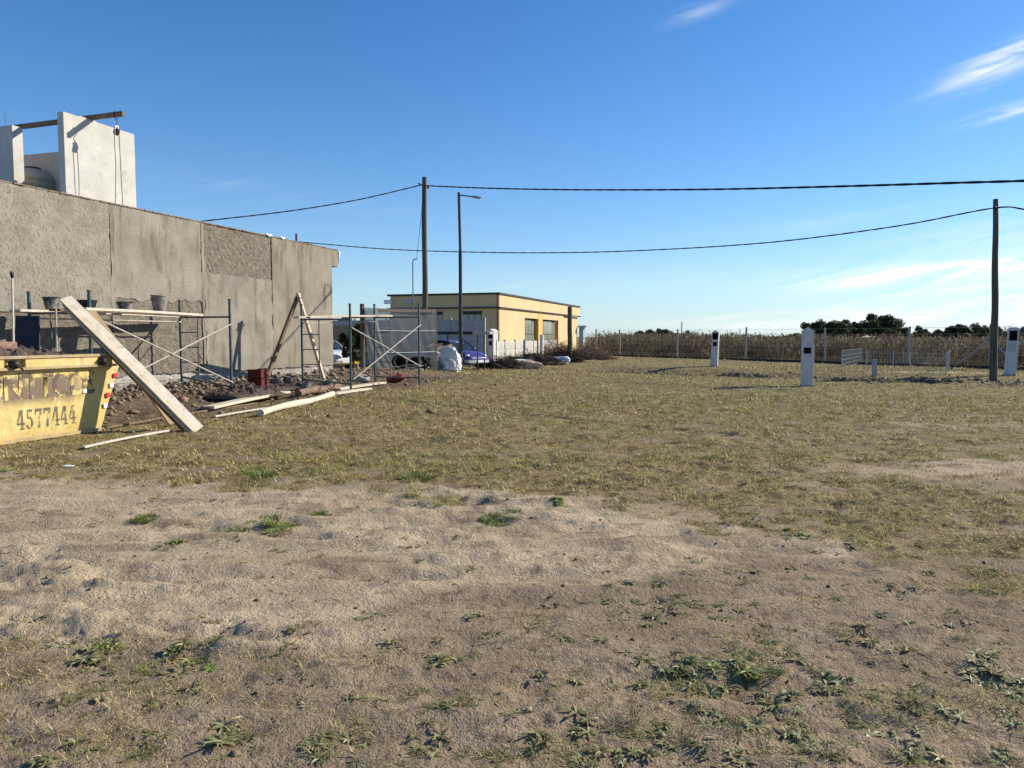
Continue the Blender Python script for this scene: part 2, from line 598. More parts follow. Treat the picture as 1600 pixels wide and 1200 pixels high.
def make_ground():
    r = [.0, .35, .7]
    x = 1.0
    while x < 62:
        r.append(x)
        x *= 1.0085 if x > 2.3 else 1.03
    while x < 5000:
        r.append(x)
        x *= 1.16
    r = np.array(r)
    th = np.concatenate([np.linspace(-46, 46, 430), np.linspace(46, 314, 70)[1:-1]])
    th = np.radians(th)
    T, Rr = np.meshgrid(th, r)
    X, Y = Rr * np.sin(T), Rr * np.cos(T)
    h = Hn(X.ravel(), Y.ravel())
    _g, d, g, pk = masks(X.ravel(), Y.ravel(), True)
    far = ss(70, 110, Y.ravel())
    vs = np.stack([X.ravel(), Y.ravel(), h * (1 - far)], 1)
    nr, nt = len(r), len(th)
    i = np.arange(nr - 1)[:, None] * nt
    j = np.arange(nt)[None, :]
    jn = (j + 1) % nt
    q = np.stack([i + j, i + jn, i + nt + jn, i + nt + j], 2).reshape(-1, 4)[:, ::-1]
    cols = np.stack([g, d, pk], 1)
    o = np_mesh('ground', vs, q, M_ground, cols, 4)
    o.data.polygons.foreach_set('use_smooth', np.ones(len(q), bool))
    o['kind'] = 'structure'
    return o
make_ground()

# ---- short dry turf: blades too many to count
M_blade = leafmat('grass_blades', .22, .6, None, .2)
STRAW, OLIVE, BROWN, GREEN, PALE = (.68, .54, .25), (.37, .325, .085), (.24, .155, .07), (.25, .30, .055), (.85, .72, .42)
def blades(n, d0, d1, seed, half=.86, lscale=1.0, greenbias=0.0, flat=.98, dens=None):
    g_ = np.random.default_rng(seed)
    # uniform over the wedge between the distances d0 and d1
    y = np.sqrt(g_.uniform(d0 * d0, d1 * d1, n))
    x = g_.uniform(-half, half, n) * y
    g, d = masks(x, y)
    if dens is not None:
        g = dens(x, y)
    patch = fbm(x / .5, y / .5, 3, 40)
    keep = g_.uniform(0, 1, n) < np.clip(g * (.56 + 1.9 * patch + 1.2 * fbm(x / .16, y / .14, 2, 43)), 0.0, 1)
    keep &= wall_e(x, y) > .15
    x, y, g, patch = x[keep], y[keep], g[keep], patch[keep]
    n = len(x)
    z = Hn(x, y)
    L = (.028 + .0017 * y) * g_.gamma(4, .25, n) * lscale
    w = np.maximum(.0034, .00095 * y) * g_.uniform(.7, 1.3, n)
    a = g_.uniform(0, 2 * math.pi, n)
    tilt = np.clip(g_.normal(flat, .35, n), .05, 1.45)
    dx, dy, dz = np.cos(a) * np.sin(tilt), np.sin(a) * np.sin(tilt), np.cos(tilt)
    px, py = -np.sin(a), np.cos(a)
    base = np.stack([x, y, z - .002], 1)
    pv = np.stack([px, py, 0 * px], 1) * (w / 2)[:, None]
    tip = base + np.stack([dx, dy, dz], 1) * L[:, None]
    v = np.stack([base - pv, base + pv, tip], 1).reshape(-1, 3)
    # colours: broad patches of greener and browner turf
    big = fbm(x / 3.2, y / 2.2, 3, 41)
    grn = ss(-.15, .55, 1.25 * big + .1 + greenbias + .7 * ss(5.2, 4.2, y) + .35 * np.exp(-((x - 6) / 6) ** 2 - ((y - 19) / 7) ** 2) + .75 * np.exp(-((y - sand_edge(x) - .2) / .55) ** 2) * ss(-.3, .3, fbm(x / 1.2, y * 0, 2, 44)))
    u = g_.uniform(0, 1, n)
    pal = np.array([STRAW, OLIVE, BROWN, GREEN, PALE])
    w_straw = .34 - .06 * grn
    w_olive = .18 + .22 * grn
    w_brown = .30 - .22 * grn
    w_green = .04 + .24 * grn
    c1 = w_straw
    c2 = c1 + w_olive
    c3 = c2 + w_brown
    c4 = c3 + w_green
    k = np.where(u < c1, 0, np.where(u < c2, 1, np.where(u < c3, 2, np.where(u < c4, 3, 4))))
    col = pal[k] * g_.uniform(.5, 1.35, (n, 1))
    return v, np.repeat(col, 3, 0)
def turf():
    vs, cs = [], []
    for i, (n, a, b) in enumerate(((140000, 2.2, 5.0), (190000, 5.0, 10.0), (200000, 10, 20), (140000, 20, 40), (45000, 40, 66))):
        v, c = blades(n, a, b, 100 + i)
        vs.append(v)
        cs.append(c)
    v, c = np.concatenate(vs), np.concatenate(cs)
    o = np_mesh('turf_grass', v, np.arange(len(v)).reshape(-1, 3), M_blade, c)
    tag(o, 'short dry olive and straw coloured grass covering the lot', 'grass', kind='stuff')
turf()

# ---- crumbs of soil and gravel on the bare sand
M_clod = mat('soil_clods', (.15, .108, .068), (.27, .20, .13), 3, .95, .5, 60)
def clods():
    g_ = np.random.default_rng(77)
    n = 9000
    y = np.sqrt(g_.uniform(2.2 ** 2, 11 ** 2, n))
    x = g_.uniform(-.86, .86, n) * y
    m = pn(x / .5, y / .35, 51)
    keep = g_.uniform(0, 1, n) < np.clip(.03 + .7 * m, 0, 1)
    x, y = x[keep], y[keep]
    e = 2500
    ye = g_.uniform(13.5, 29, e)
    xe = .327 * ye - WC + g_.gamma(1.6, 1.0, e)
    al = g_.uniform(0, 21, e)
    d = (DB - DA) / np.hypot(*(DB - DA))
    ac = g_.normal(.2, 1.2, e)
    xd, yd = DA[0] + d[0] * al - d[1] * ac, DA[1] + d[1] * al + d[0] * ac
    s = np.concatenate([g_.gamma(2, .0032, len(x)) + .0025, g_.gamma(2, .018, e) + .008, g_.gamma(2, .018, e) + .008])
    x, y = np.concatenate([x, xe, xd]), np.concatenate([y, ye, yd])
    z = Hn(x, y)
    n = len(x)
    octa = np.array([(1, 0, 0), (0, 1, 0), (-1, 0, 0), (0, -1, 0), (0, 0, 1), (0, 0, -.6)], float)
    v = octa[None] * s[:, None, None] * g_.uniform(.55, 1.35, (n, 6, 1)) * np.array([1, 1, .75])
    v += np.stack([x, y, z + .15 * s], 1)[:, None]
    f = np.array([(0, 1, 4), (1, 2, 4), (2, 3, 4), (3, 0, 4), (1, 0, 5), (2, 1, 5), (3, 2, 5), (0, 3, 5)])
    f = (f[None] + (np.arange(n) * 6)[:, None, None]).reshape(-1, 3)
    o = np_mesh('soil_crumbs', v.reshape(-1, 3), f, M_clod)
    tag(o, 'loose crumbs and clods of dark soil strewn over the ground', 'soil', kind='stuff')
clods()

# ================================================================== MATERIALS OF THINGS
M_plaster = mat('cement_plaster', (.210, .187, .150), (.298, .268, .218), 1.4, .93, .9, 26, c3=(.15, .128, .096), s3=2.6, lo3=.53, hi3=.70, bdist=.03, stretch3=(1.6, 1.6, .35))
M_plaster_damp = mat('cement_plaster_damp', (.205, .178, .135), (.285, .251, .196), .9, .93, .7, 34, c3=(.16, .135, .097), s3=1.7, lo3=.50, hi3=.64, bdist=.02, stretch3=(1.5, 1.5, .4))
M_scratch = mat('scratch_coat_plaster', (.155, .132, .102), (.26, .226, .176), 7, .96, 1.0, 22, c3=(.10, .084, .065), s3=16, lo3=.55, hi3=.70, bdist=.06)
M_comb = mat('combed_plaster', (.220, .195, .156), (.308, .277, .225), 2.2, .94, .9, 16, c3=(.17, .146, .11), s3=24, lo3=.52, hi3=.64, stretch3=(1, 1, .45), bdist=.035)
M_plinth = mat('crumbling_lime_plinth', (.42, .39, .34), (.17, .14, .11), 5, .95, .9, 18, c3=(.55, .52, .47), s3=9, lo3=.56, hi3=.66, bdist=.05)
M_render = mat('pale_wall_render', (.45, .425, .375), (.53, .50, .445), 1.8, .9, .3, 22, c3=(.37, .345, .30), s3=4, lo3=.55, hi3=.75, bdist=.01)
M_brick = mat('clay_brick', (.30, .155, .10), (.38, .20, .13), 9, .9, .5, 60, c3=(.36, .30, .25), s3=20)
M_white_plastic = mat('white_plastic_film', (.75, .75, .74), (.85, .85, .85), 6, .4)
M_wood_pale = mat('pale_plank_wood', (.62, .545, .42), (.50, .42, .30), 5, .8, .3, 40, stretch=(1, 1, 1), c3=(.36, .29, .20), s3=9, lo3=.58, hi3=.72, bdist=.006)
M_wood_grey = mat('weathered_plank_wood', (.60, .55, .465), (.47, .42, .34), 6, .85, .4, 40, c3=(.34, .29, .225), s3=11, lo3=.56, hi3=.72, bdist=.008)
M_wood_brown = mat('old_beam_wood', (.16, .105, .065), (.24, .17, .105), 5, .85, .5, 30, c3=(.10, .065, .04), s3=12)
M_wood_tan = mat('tan_board_wood', (.42, .30, .165), (.33, .225, .12), 6, .8, .3, 40)
M_pole = mat('grey_pole_wood', (.135, .118, .085), (.085, .075, .055), 9, .9, .8, 26, stretch=(1, 1, .09), c3=(.055, .048, .036), s3=14, lo3=.52, hi3=.66, stretch3=(1, 1, .06), bdist=.02)
M_teal = mat('teal_painted_steel', (.016, .062, .070), (.028, .090, .098), 6, .5, .15, 40, metal=.0, c3=(.12, .10, .085), s3=10, lo3=.50, hi3=.64, spec=.5)
M_teal_worn = mat('worn_teal_steel', (.055, .115, .118), (.20, .155, .12), 7, .6, .2, 40, c3=(.33, .30, .26), s3=13, lo3=.55, hi3=.68)
M_galv = mat('cement_spattered_tube', (.46, .43, .37), (.34, .30, .25), 8, .65, .2, 40, c3=(.20, .13, .09), s3=14, lo3=.60, hi3=.7)
M_rust = mat('rusty_steel', (.14, .075, .045), (.22, .13, .085), 8, .85, .4, 40)
M_black = mat('black_plastic', (.012, .012, .013), (.022, .022, .022), 6, .55)
M_bucket = mat('cement_crusted_bucket', (.045, .042, .038), (.30, .275, .235), 6, .85, .4, 30, lo=.42, hi=.6)
M_bucket_pale = mat('cement_caked_bucket', (.33, .30, .255), (.15, .135, .115), 6, .9, .4, 30)
M_yellow = None
M_soil = mat('dark_heaped_soil', (.060, .042, .032), (.125, .092, .070), 6, .97, .9, 24, c3=(.22, .175, .14), s3=18, lo3=.58, hi3=.66, bdist=.05)
M_red = mat('red_plastic', (.085, .009, .009), (.13, .014, .012), 5, .6)
M_redcloth = mat('red_sack_cloth', (.16, .018, .02), (.26, .035, .035), 7, .8, .5, 30)
M_conc = mat('grey_concrete', (.30, .285, .26), (.40, .38, .345), 4, .92, .4, 30, c3=(.22, .205, .185), s3=12)
M_cable = mat('black_cable', (.012, .012, .014), None, rough=.6)

# ================================================================== THE UNFINISHED HOUSE ON THE LEFT
CORNER = Vector((0.327 * 27.5 - WC, 27.5, 0))      # far right foot of the long wall
TOP = 4.80
def wl(s, z, out=0.0):
    """a point on the long wall: s metres back from the far corner, z up, out towards the lot"""
    return CORNER - U * s + Z * z + N * out
house = thing('unfinished_house', 'long unfinished house with bare cement plastered wall behind the scaffolds', 'house', CORNER)
WALL_END = 22.0
MB().obox(wl(WALL_END, -.3, -.06), U * WALL_END, -N * 9, Z * (TOP + .28)).build('wall_core', M_conc, house)
def relief_panel(name, s0, s1, z0, z1, material, amp, sc, step, base=0.0, seed=0, aniso=1.0, ragged=0.0):
    """a skin of plaster with real unevenness and returned edges"""
    ns, nz_ = max(2, int((s1 - s0) / step)), max(2, int((z1 - z0) / step))
    ss_, zz = np.meshgrid(np.linspace(s0, s1, ns + 1), np.linspace(z0, z1, nz_ + 1))
    out = base + amp * (fbm(ss_ / sc, zz / (sc * aniso), 4, seed) + .25)
    # edges of a plaster coat are never straight
    dj = .07 * fbm(zz[:, :1] / .35, 0 * zz[:, :1] + s0, 4, seed + 5)
    ss_ = ss_ + dj * (np.abs(ss_ - (s0 + s1) / 2) > (s1 - s0) / 2 - 1e-6) * (s0 > .01)
    if ragged:
        zz = zz.copy()
        zz[0, :] += ragged * fbm(ss_[0] / .5, 0 * ss_[0], 4, seed + 3)
        zz[-1, :] += (ragged * .9 * fbm(ss_[-1] / .4, 0 * ss_[-1], 4, seed + 7)) * (z1 < TOP - .1)
    mb = MB()
    off = CORNER
    for i in range(nz_ + 1):
        for j in range(ns + 1):
            mb.v.append(wl(float(ss_[i, j]), float(zz[i, j]), float(out[i, j])))
    w = ns + 1
    for i in range(nz_):
        for j in range(ns):
            a = i * w + j
            mb.f.append((a, a + w, a + w + 1, a + 1))
    edge = [j for j in range(w)] + [i * w + ns for i in range(1, nz_ + 1)] + [nz_ * w + j for j in range(ns - 1, -1, -1)] + [i * w for i in range(nz_ - 1, 0, -1)]
    b = len(mb.v)
    for k in edge:
        i, j = divmod(k, w)
        mb.v.append(wl(float(ss_[i, j]), float(zz[i, j]), -.07))
    for k in range(len(edge)):
        k2 = (k + 1) % len(edge)
        mb.f.append((edge[k], edge[k2], b + k2, b + k))
    return mb.build(name, material, house, smooth='auto')
relief_panel('plaster_panel', .0, 3.50, .56, TOP - .02, M_plaster_damp, .006, .5, .07, .012, 50, ragged=.04)
relief_panel('plaster_panel', 3.58, 6.68, .58, 3.40, M_plaster, .005, .4, .07, .016, 51, ragged=.04)
relief_panel('scratch_coat', 3.47, 6.76, 3.30, TOP - .02, M_scratch, .020, .09, .035, -.016, 52)
relief_panel('plaster_panel', 6.78, 9.80, 2.55, TOP - .02, M_plaster, .008, .45, .07, .008, 53, ragged=.10)
relief_panel('scratch_coat', 6.76, 9.84, .62, 2.62, M_scratch, .018, .11, .045, -.012, 54, ragged=.05)
relief_panel('combed_panel', 9.88, 15.4, 2.12, TOP - .02, M_comb, .007, .4, .07, .010, 55)
relief_panel('scratch_coat', 9.86, 15.4, .66, 2.195, M_scratch, .018, .11, .06, -.012, 56, ragged=.05)
relief_panel('plinth', .0, 15.4, .0, .52, M_plinth, .022, .10, .045, -.005, 57)
relief_panel('plaster_panel', 15.42, WALL_END, .0, TOP - .02, M_plaster, .006, .5, .25, .004, 58)
# mortar guide strips between the panels
for s, w in ((3.54, .07), (6.73, .10), (9.83, .12)):
    m = MB()
    zs = np.linspace(.6, TOP - .03, 46)
    prof = [(s - w / 2 * (1 + .5 * float(pn(z * 3, s, 3))), s + w / 2 * (1 + .5 * float(pn(z * 3.3, s, 4))), .022 + .012 * float(pn(z * 4, s, 5))) for z in zs]
    for k in range(len(zs) - 1):
        a0, a1, o0 = prof[k]
        b0, b1, o1 = prof[k + 1]
        m.poly([wl(a1, zs[k], o0), wl(a0, zs[k], o0), wl(b0, zs[k + 1], o1), wl(b1, zs[k + 1], o1)])
        m.poly([wl(a0, zs[k], o0), wl(a0, zs[k], -.06), wl(b0, zs[k + 1], -.06), wl(b0, zs[k + 1], o1)])
        m.poly([wl(a1, zs[k], -.06), wl(a1, zs[k], o0), wl(b1, zs[k + 1], o1), wl(b1, zs[k + 1], -.06)])
    m.build('mortar_strip', M_plaster_damp, house)
# the beam end that sticks out past the corner, and the brick coping
m = MB()
m.obox(CORNER + U * .003 + Z * 4.17 - N * .5, U * .42, N * .52, Z * (TOP - 4.19))
m.build('beam_end', M_plaster_damp, house, bevel=.015)
bmesh_brick = MB().cbox((0, 0, 0), .245, .12, .03, U, -N)
bm_ = bmesh_brick.mesh('brick', Vector((0, 0, 0)))
bm_.materials.append(mat('mortared_brick', (.19, .155, .12), (.30, .175, .115), 2.2, .92, .5, 60, lo=.5, hi=.62))
k = 0
s = -.42
while s < 16.5:
    lift = random.choice((0, 0, 0, 0, .0, .028)) if s < 4.2 else 0
    b = bpy.data.objects.new('brick', bm_)
    COL.objects.link(b)
    b.parent = house
    b.location = wl(s + .125, TOP + .002 + lift, -.035 + random.uniform(-.012, .018)) - CORNER
    b.rotation_euler = (random.uniform(-.02, .02), random.uniform(-.02, .02), random.uniform(-.04, .04))
    s += .262 + random.uniform(0, .02)
MB().obox(wl(16.4, TOP - .012, -.3), U * 16.7, N * .32, Z * .012).build('mortar_bed', M_plaster_damp, house)
for (s0, l) in ((3.9, .35), (3.15, .28)):
    m = MB()
    pts = [wl(s0 - l * t, TOP + .022 + .03 * math.sin(t * 9), .03) for t in np.linspace(0, 1, 7)]
    m.tube(pts, [.012, .03, .04, .025, .04, .03, .012], 7)
    m.build('plastic_scrap', M_white_plastic, house, smooth=True)
m = MB()
m.tube([CORNER + U * .42 + Z * 4.72 + N * .02, CORNER + U * .50 + Z * 4.74 + N * .02, CORNER + U * .47 + Z * 4.55 + N * .02, CORNER + U * .44 + Z * 4.3 + N * .02], [.03, .05, .03, .008], 7)
m.build('plastic_scrap', M_white_plastic, house, smooth=True)
MB().tube([wl(2.0, TOP, -.12), wl(2.0, TOP + .30, -.12)], .04, 8).build('vent_pipe', M_rust, house)
for dz in (.34, .50):
    pass
m = MB()
m.tube([wl(.5, 3.42, .03), wl(.62, 3.1, .05), wl(.58, 2.95, .06), wl(.28, 3.15, .06), wl(.08, 3.35, .05), wl(.3, 3.5, .05), wl(.5, 3.45, .03)], .009, 5)
m.build('loose_wire', M_cable, house)
# tank enclosure on the roof, three rendered walls
BT = 1.45                        # set back behind the long wall
def tw(s, b, z):
    return CORNER - U * s - N * b + Z * z
def s_at(px, b):
    """s along the line set back b metres, where the photograph column px looks"""
    k = (px - 800) / F_PX / 1.0075
    c = WC + b / .9505
    return (27.5 - c / (0.327 - k)) / .9505 + b * .327 * 0
def s_exact(px, b, z=6.5):
    lo, hi = -5.0, 20.0
    for _ in range(60):
        mid = (lo + hi) / 2
        p = tw(mid, b, z) - CAM
        yy = p.y * math.cos(PITCH) - p.z * math.sin(PITCH)
        q = 800 + F_PX * p.x / yy
        if q > px:
            lo = mid
        else:
            hi = mid
    return lo
sa, sb = s_exact(100, BT), s_exact(211, BT)
TZ = 7.12
MB().obox(tw(sa, BT, TOP - .1), U * (sa - sb), -N * .20, Z * (TZ - TOP + .1)).build('tank_enclosure_wall', M_render, house, bevel=.01)
MB().obox(tw(sb + .22, BT + .203, TOP - .1), U * .2, -N * 5.2, Z * (TZ - TOP - .22)).build('tank_enclosure_wall', M_render, house, bevel=.01)
sc_ = s_exact(20, 3.75)
MB().obox(tw(sc_, 3.75, TOP - .1), U * .30, -N * 3.0, Z * (TZ - TOP + .1)).build('tank_enclosure_wall', M_render, house, bevel=.01)
MB().obox(tw(WALL_END - .4, .4, TOP - .14), U * (WALL_END - .8), -N * 8, Z * .10).build('roof_slab', M_conc, house)
# water tank
tk = tw(sc_ - 1.25, 4.62, TOP - .03)
tank = thing('water_tank', 'beige ribbed water tank inside the roof enclosure', 'water tank', tk)
prof = [(.55, 0)]
for i in range(8):
    prof += [(.55, .16 * i + .02), (.575, .16 * i + .06), (.575, .16 * i + .11), (.55, .16 * i + .15)]
prof += [(.50, 1.36), (.30, 1.50), (.2, 1.53)]
MB().lathe(prof, tk, 24).build('tank_shell', mat('beige_tank', (.40, .37, .27), (.46, .43, .32), 3, .6), tank, smooth=True)
MB().lathe([(.22, 0), (.22, .06), (.18, .08)], tk + Z * 1.5, 20).build('tank_lid', mat('dark_lid', (.05, .05, .05), None), tank)
# beam across the enclosure with the hoist
sbeam = s_exact(146, BT, 7.1)
b0 = tw(sbeam, BT, TZ)
beam_lo, beam_hi = b0 - N * 4.6 + Z * .055, b0 + N * .98 + Z * .10
m = MB().bar(beam_lo, beam_hi, .085, .12)
bo = m.build('hoist_beam', M_wood_brown, None, bevel=.008, origin=b0)
tag(bo, 'brown timber beam laid across the white rooftop walls', 'beam')
MB().obox(b0 + U * .10 - N * .02 + Z * .003, -U * .5, -N * .13, Z * .022).build('beam_packing_board', M_wood_grey, None, origin=b0)
pb = bpy.data.objects['beam_packing_board']
tag(pb, 'short grey board under the beam on the white wall top', 'board')
hp = b0 + N * .74
hoist = thing('rope_pulley', 'steel pulley with hook and double rope hanging from the rooftop beam', 'pulley', hp - Z * .4)
MB().tube([hp + Z * .17 + U * .05, hp + Z * .17 - U * .05, hp - U * .055 + Z * .02, hp - Z * .03, hp + U * .055 + Z * .02, hp + Z * .17 + U * .05], .009, 6).build('sling', M_cable, hoist)
MB().tube([hp - Z * .02, hp - Z * .05 + N * .03, hp - Z * .09 + N * .035, hp - Z * .13 + N * .01, hp - Z * .15 - N * .012, hp - Z * .2], .011, 6).build('hook', M_rust, hoist)
MB().lathe([(.03, -.025), (.088, -.025), (.092, -.018), (.07, -.007), (.07, .007), (.092, .018), (.088, .025), (.03, .025)], hp - Z * .33, 24, U).build('pulley_wheel', M_rust, hoist, smooth='auto')
m = MB()
for sg in (-1, 1):
    m.bar(hp - Z * .19 + U * .042 * sg, hp - Z * .42 + U * .042 * sg, .045, .012, U)
m.bar(hp - Z * .195 - U * .05, hp - Z * .195 + U * .05, .045, .02)
m.build('pulley_bracket', mat('galvanised_steel', (.45, .45, .44), None, rough=.4, metal=.8), hoist)
for sg in (-1, 1):
    top_ = hp - Z * .33 + N * .078 * sg
    MB().tube([top_, top_ - Z * .9 + U * .02, top_ - Z * 2.05 + U * .05 * sg], .010, 6).build('rope', mat('hemp_rope', (.20, .16, .11), None), hoist)
MB().tube([tw(sc_ - .1, 4.1, TZ), tw(sc_ - .1, 4.1, TZ + .36)], .008, 5).build('rebar_stub', M_rust, house)

# ================================================================== THE YELLOW SKIP
def skip_material():
    m = bpy.data.materials.new('worn_yellow_paint')
    m.use_nodes = True
    t = m.node_tree
    b = t.nodes['Principled BSDF']
    b.inputs['Roughness'].default_value = .55
    tc = t.nodes.new('ShaderNodeTexCoord')
    def noise(sc, st=(1, 1, 1), det=7):
        n = t.nodes.new('ShaderNodeTexNoise')
        n.inputs['Scale'].default_value = sc
        n.inputs['Detail'].default_value = det
        n.inputs['Roughness'].default_value = .68
        mp = t.nodes.new('ShaderNodeMapping')
        mp.inputs['Scale'].default_value = st
        t.links.new(tc.outputs['Object'], mp.inputs[0])
        t.links.new(mp.outputs[0], n.inputs['Vector'])
        return n.outputs['Fac']
    def mr(v, a, bb, c=0., d=1.):
        r = t.nodes.new('ShaderNodeMapRange')
        for i, k in enumerate((a, bb, c, d)):
            r.inputs[i + 1].default_value = k
        t.links.new(v, r.inputs['Value'])
        return r.outputs[0]
    def ma(op, a, bb):
        n = t.nodes.new('ShaderNodeMath')
        n.operation = op
        for i, v in enumerate((a, bb)):
            if isinstance(v, (int, float)):
                n.inputs[i].default_value = v
            else:
                t.links.new(v, n.inputs[i])
        return n.outputs[0]
    def mix(f, a, bb):
        x = t.nodes.new('ShaderNodeMix')
        x.data_type = 'RGBA'
        t.links.new(f, x.inputs[0])
        for i, v in ((6, a), (7, bb)):
            if isinstance(v, tuple):
                x.inputs[i].default_value = (*v, 1)
            else:
                t.links.new(v, x.inputs[i])
        return x.outputs[2]
    sp = t.nodes.new('ShaderNodeSeparateXYZ')
    t.links.new(tc.outputs['Object'], sp.inputs[0])
    z, y = sp.outputs[2], sp.outputs[1]
    yel = mix(mr(noise(4), .35, .65), (.50, .355, .095), (.57, .445, .18))
    yel = mix(mr(noise(9, (1, 1, .35)), .52, .66, 0, .6), yel, (.74, .64, .34))
    # the old scraped sign field: a band where the paint has worn to brown primer
    band = ma('MULTIPLY', mr(z, .52, .66), mr(z, 1.02, .94))
    band = ma('MULTIPLY', band, mr(y, -.20, -.55))
    wear = ma('ADD', ma('MULTIPLY', noise(4.5, (1, 1, .45)), .9), ma('MULTIPLY', noise(16, (1, 1, .5)), .35))
    f = ma('MULTIPLY', band, mr(wear, .47, .58))
    c = mix(f, yel, (.155, .105, .062))
    c = mix(ma('MULTIPLY', band, mr(noise(7, (1, 1, .3)), .62, .68)), c, (.50, .46, .40))
    low = ma('MULTIPLY', mr(z, .16, .0), mr(noise(8), .35, .55))
    c = mix(low, c, (.40, .29, .16))
    c = mix(mr(noise(20, (1, 1, .6)), .61, .67), c, (.16, .10, .055))
    c = mix(mr(noise(3.2, (1, 1, .5)), .54, .68, 0, .75), c, (.34, .255, .14))
    t.links.new(c, b.inputs['Base Color'])
    bp = t.nodes.new('ShaderNodeBump')
    bp.inputs['Strength'].default_value = .35
    bp.inputs['Distance'].default_value = .03
    t.links.new(noise(3.0), bp.inputs['Height'])
    t.links.new(bp.outputs[0], b.inputs['Normal'])
    return m
M_yellow = skip_material()
M_rim = mat('scuffed_rim_steel', (.48, .35, .12), (.30, .225, .15), 5, .65, .3, 30, c3=(.36, .30, .24), s3=12, lo3=.5, hi3=.62)
M_dark_letter = mat('faded_dark_lettering', (.10, .088, .072), (.17, .135, .085), 6, .7, c3=(.58, .44, .14), s3=8, lo3=.57, hi3=.63)
Q = G(157, 673, 0.0)
skip = thing('waste_skip', 'yellow worn waste skip heaped with soil, phone number on its side', 'skip', Q)
SL, SH, SW, RAKE = 2.45, 1.30, 1.65, .52
def sk(a, z, out=0.0):
    """a metres along the skip's side from its lower right corner"""
    return Q + U * a + Z * z + N * out
# long side panel, a plate with dents
m = MB()
na, nz2 = 40, 14
for sgn, off in ((0, 0.0), (1, -.03)):
    b0_ = len(m.v)
    for i in range(nz2 + 1):
        z = 0.02 + (SH - .04) * i / nz2
        a0, a1 = -SL - RAKE * z / SH, RAKE * z / SH
        for j in range(na + 1):
            a = a0 + (a1 - a0) * j / na
            dent = .012 * float(pn(a * 1.7, z * 2.3, 61)) if off == 0 else 0
            m.v.append(sk(a, z, off + dent))
    for i in range(nz2):
        for j in range(na):
            k = b0_ + i * (na + 1) + j
            m.f.append((k, k + 1, k + na + 2, k + na + 1) if off == 0 else (k, k + na + 1, k + na + 2, k + 1))
nn = (na + 1) * (nz2 + 1)
for i in range(nz2):
    for c_ in (0, na):
        k = i * (na + 1) + c_
        m.f.append((k, k + na + 1, k + nn + na + 1, k + nn) if c_ == na else (k, k + nn, k + nn + na + 1, k + na + 1))
side = m.build('side_panel', M_yellow, skip, smooth='auto')
m = MB()
m.obox(sk(-SL - RAKE, .02, -SW), U * .03, N * .001, Z * .01)
for out in (-SW,):
    m.poly([sk(-SL, .02, out), sk(0, .02, out), sk(RAKE, SH, out), sk(-SL - RAKE, SH, out)])
    m.poly([sk(-SL, .02, out + .03), sk(-SL - RAKE, SH, out + .03), sk(RAKE, SH, out + .03), sk(0, .02, out + .03)])
m.build('side_panel', M_yellow, skip)
for a, sg in ((0, 1), (-SL, -1)):
    m = MB()
    p = [sk(a, .02, -.032), sk(a, .02, -SW + .032), sk(a + sg * RAKE, SH, -SW + .032), sk(a + sg * RAKE, SH, -.032)]
    m.rings([p, [q_ - U * sg * .03 for q_ in p]])
    m.build('end_panel', M_yellow, skip)
MB().obox(sk(-SL, .015, -SW), U * SL, N * (SW - .003), Z * .03).build('floor_plate', M_yellow, skip)
# rim: two flanges with a recessed web between stiffeners
RZ = 1.115
for out, nm in ((0, 1), (-SW, -1)):
    MB().obox(sk(-SL - RAKE - .03, SH - .035, out + (.002 if nm > 0 else -.10)), U * (SL + 2 * RAKE - .16), N * .10, Z * .045).build('rim_flange', M_rim, skip, bevel=.006)
    MB().obox(sk(-SL - RAKE - .03, RZ - .02, out + (.002 if nm > 0 else -.11)), U * (SL + 2 * RAKE - .19), N * .11, Z * .04).build('rim_flange', M_rim, skip, bevel=.006)
for a0, a1 in ((-2.9, -2.35), (-2.2, -1.72), (-1.38, .22)):
    MB().obox(sk(a0, RZ + .021, .004), U * (a1 - a0), N * .075, Z * (SH - RZ - .058)).build('rim_web', M_yellow, skip)
for a in (RAKE, -SL - RAKE):
    MB().obox(sk(a - .04, SH - .13, -SW + .04), U * .09, N * (SW - .08), Z * .12).build('end_rim', M_rim, skip, bevel=.008)
for a in (-1.60, -.02):
    c = sk(a, RZ + .07, .08)
    MB().lathe([(.03, 0), (.068, 0), (.072, .03), (.068, .08), (.045, .11), (.02, .12)], c, 14, N).build('lifting_lug', mat('greasy_black_steel', (.02, .018, .016), None, rough=.5), skip, smooth='auto')
    MB().bar(c + N * .12, c + N * .17 - Z * .10 + U * .05, .035, .035).build('lug_latch', M_rust, skip)
MB().obox(sk(-SL, .004, .004), U * SL, N * .03, Z * .05).build('skid', M_rim, skip)
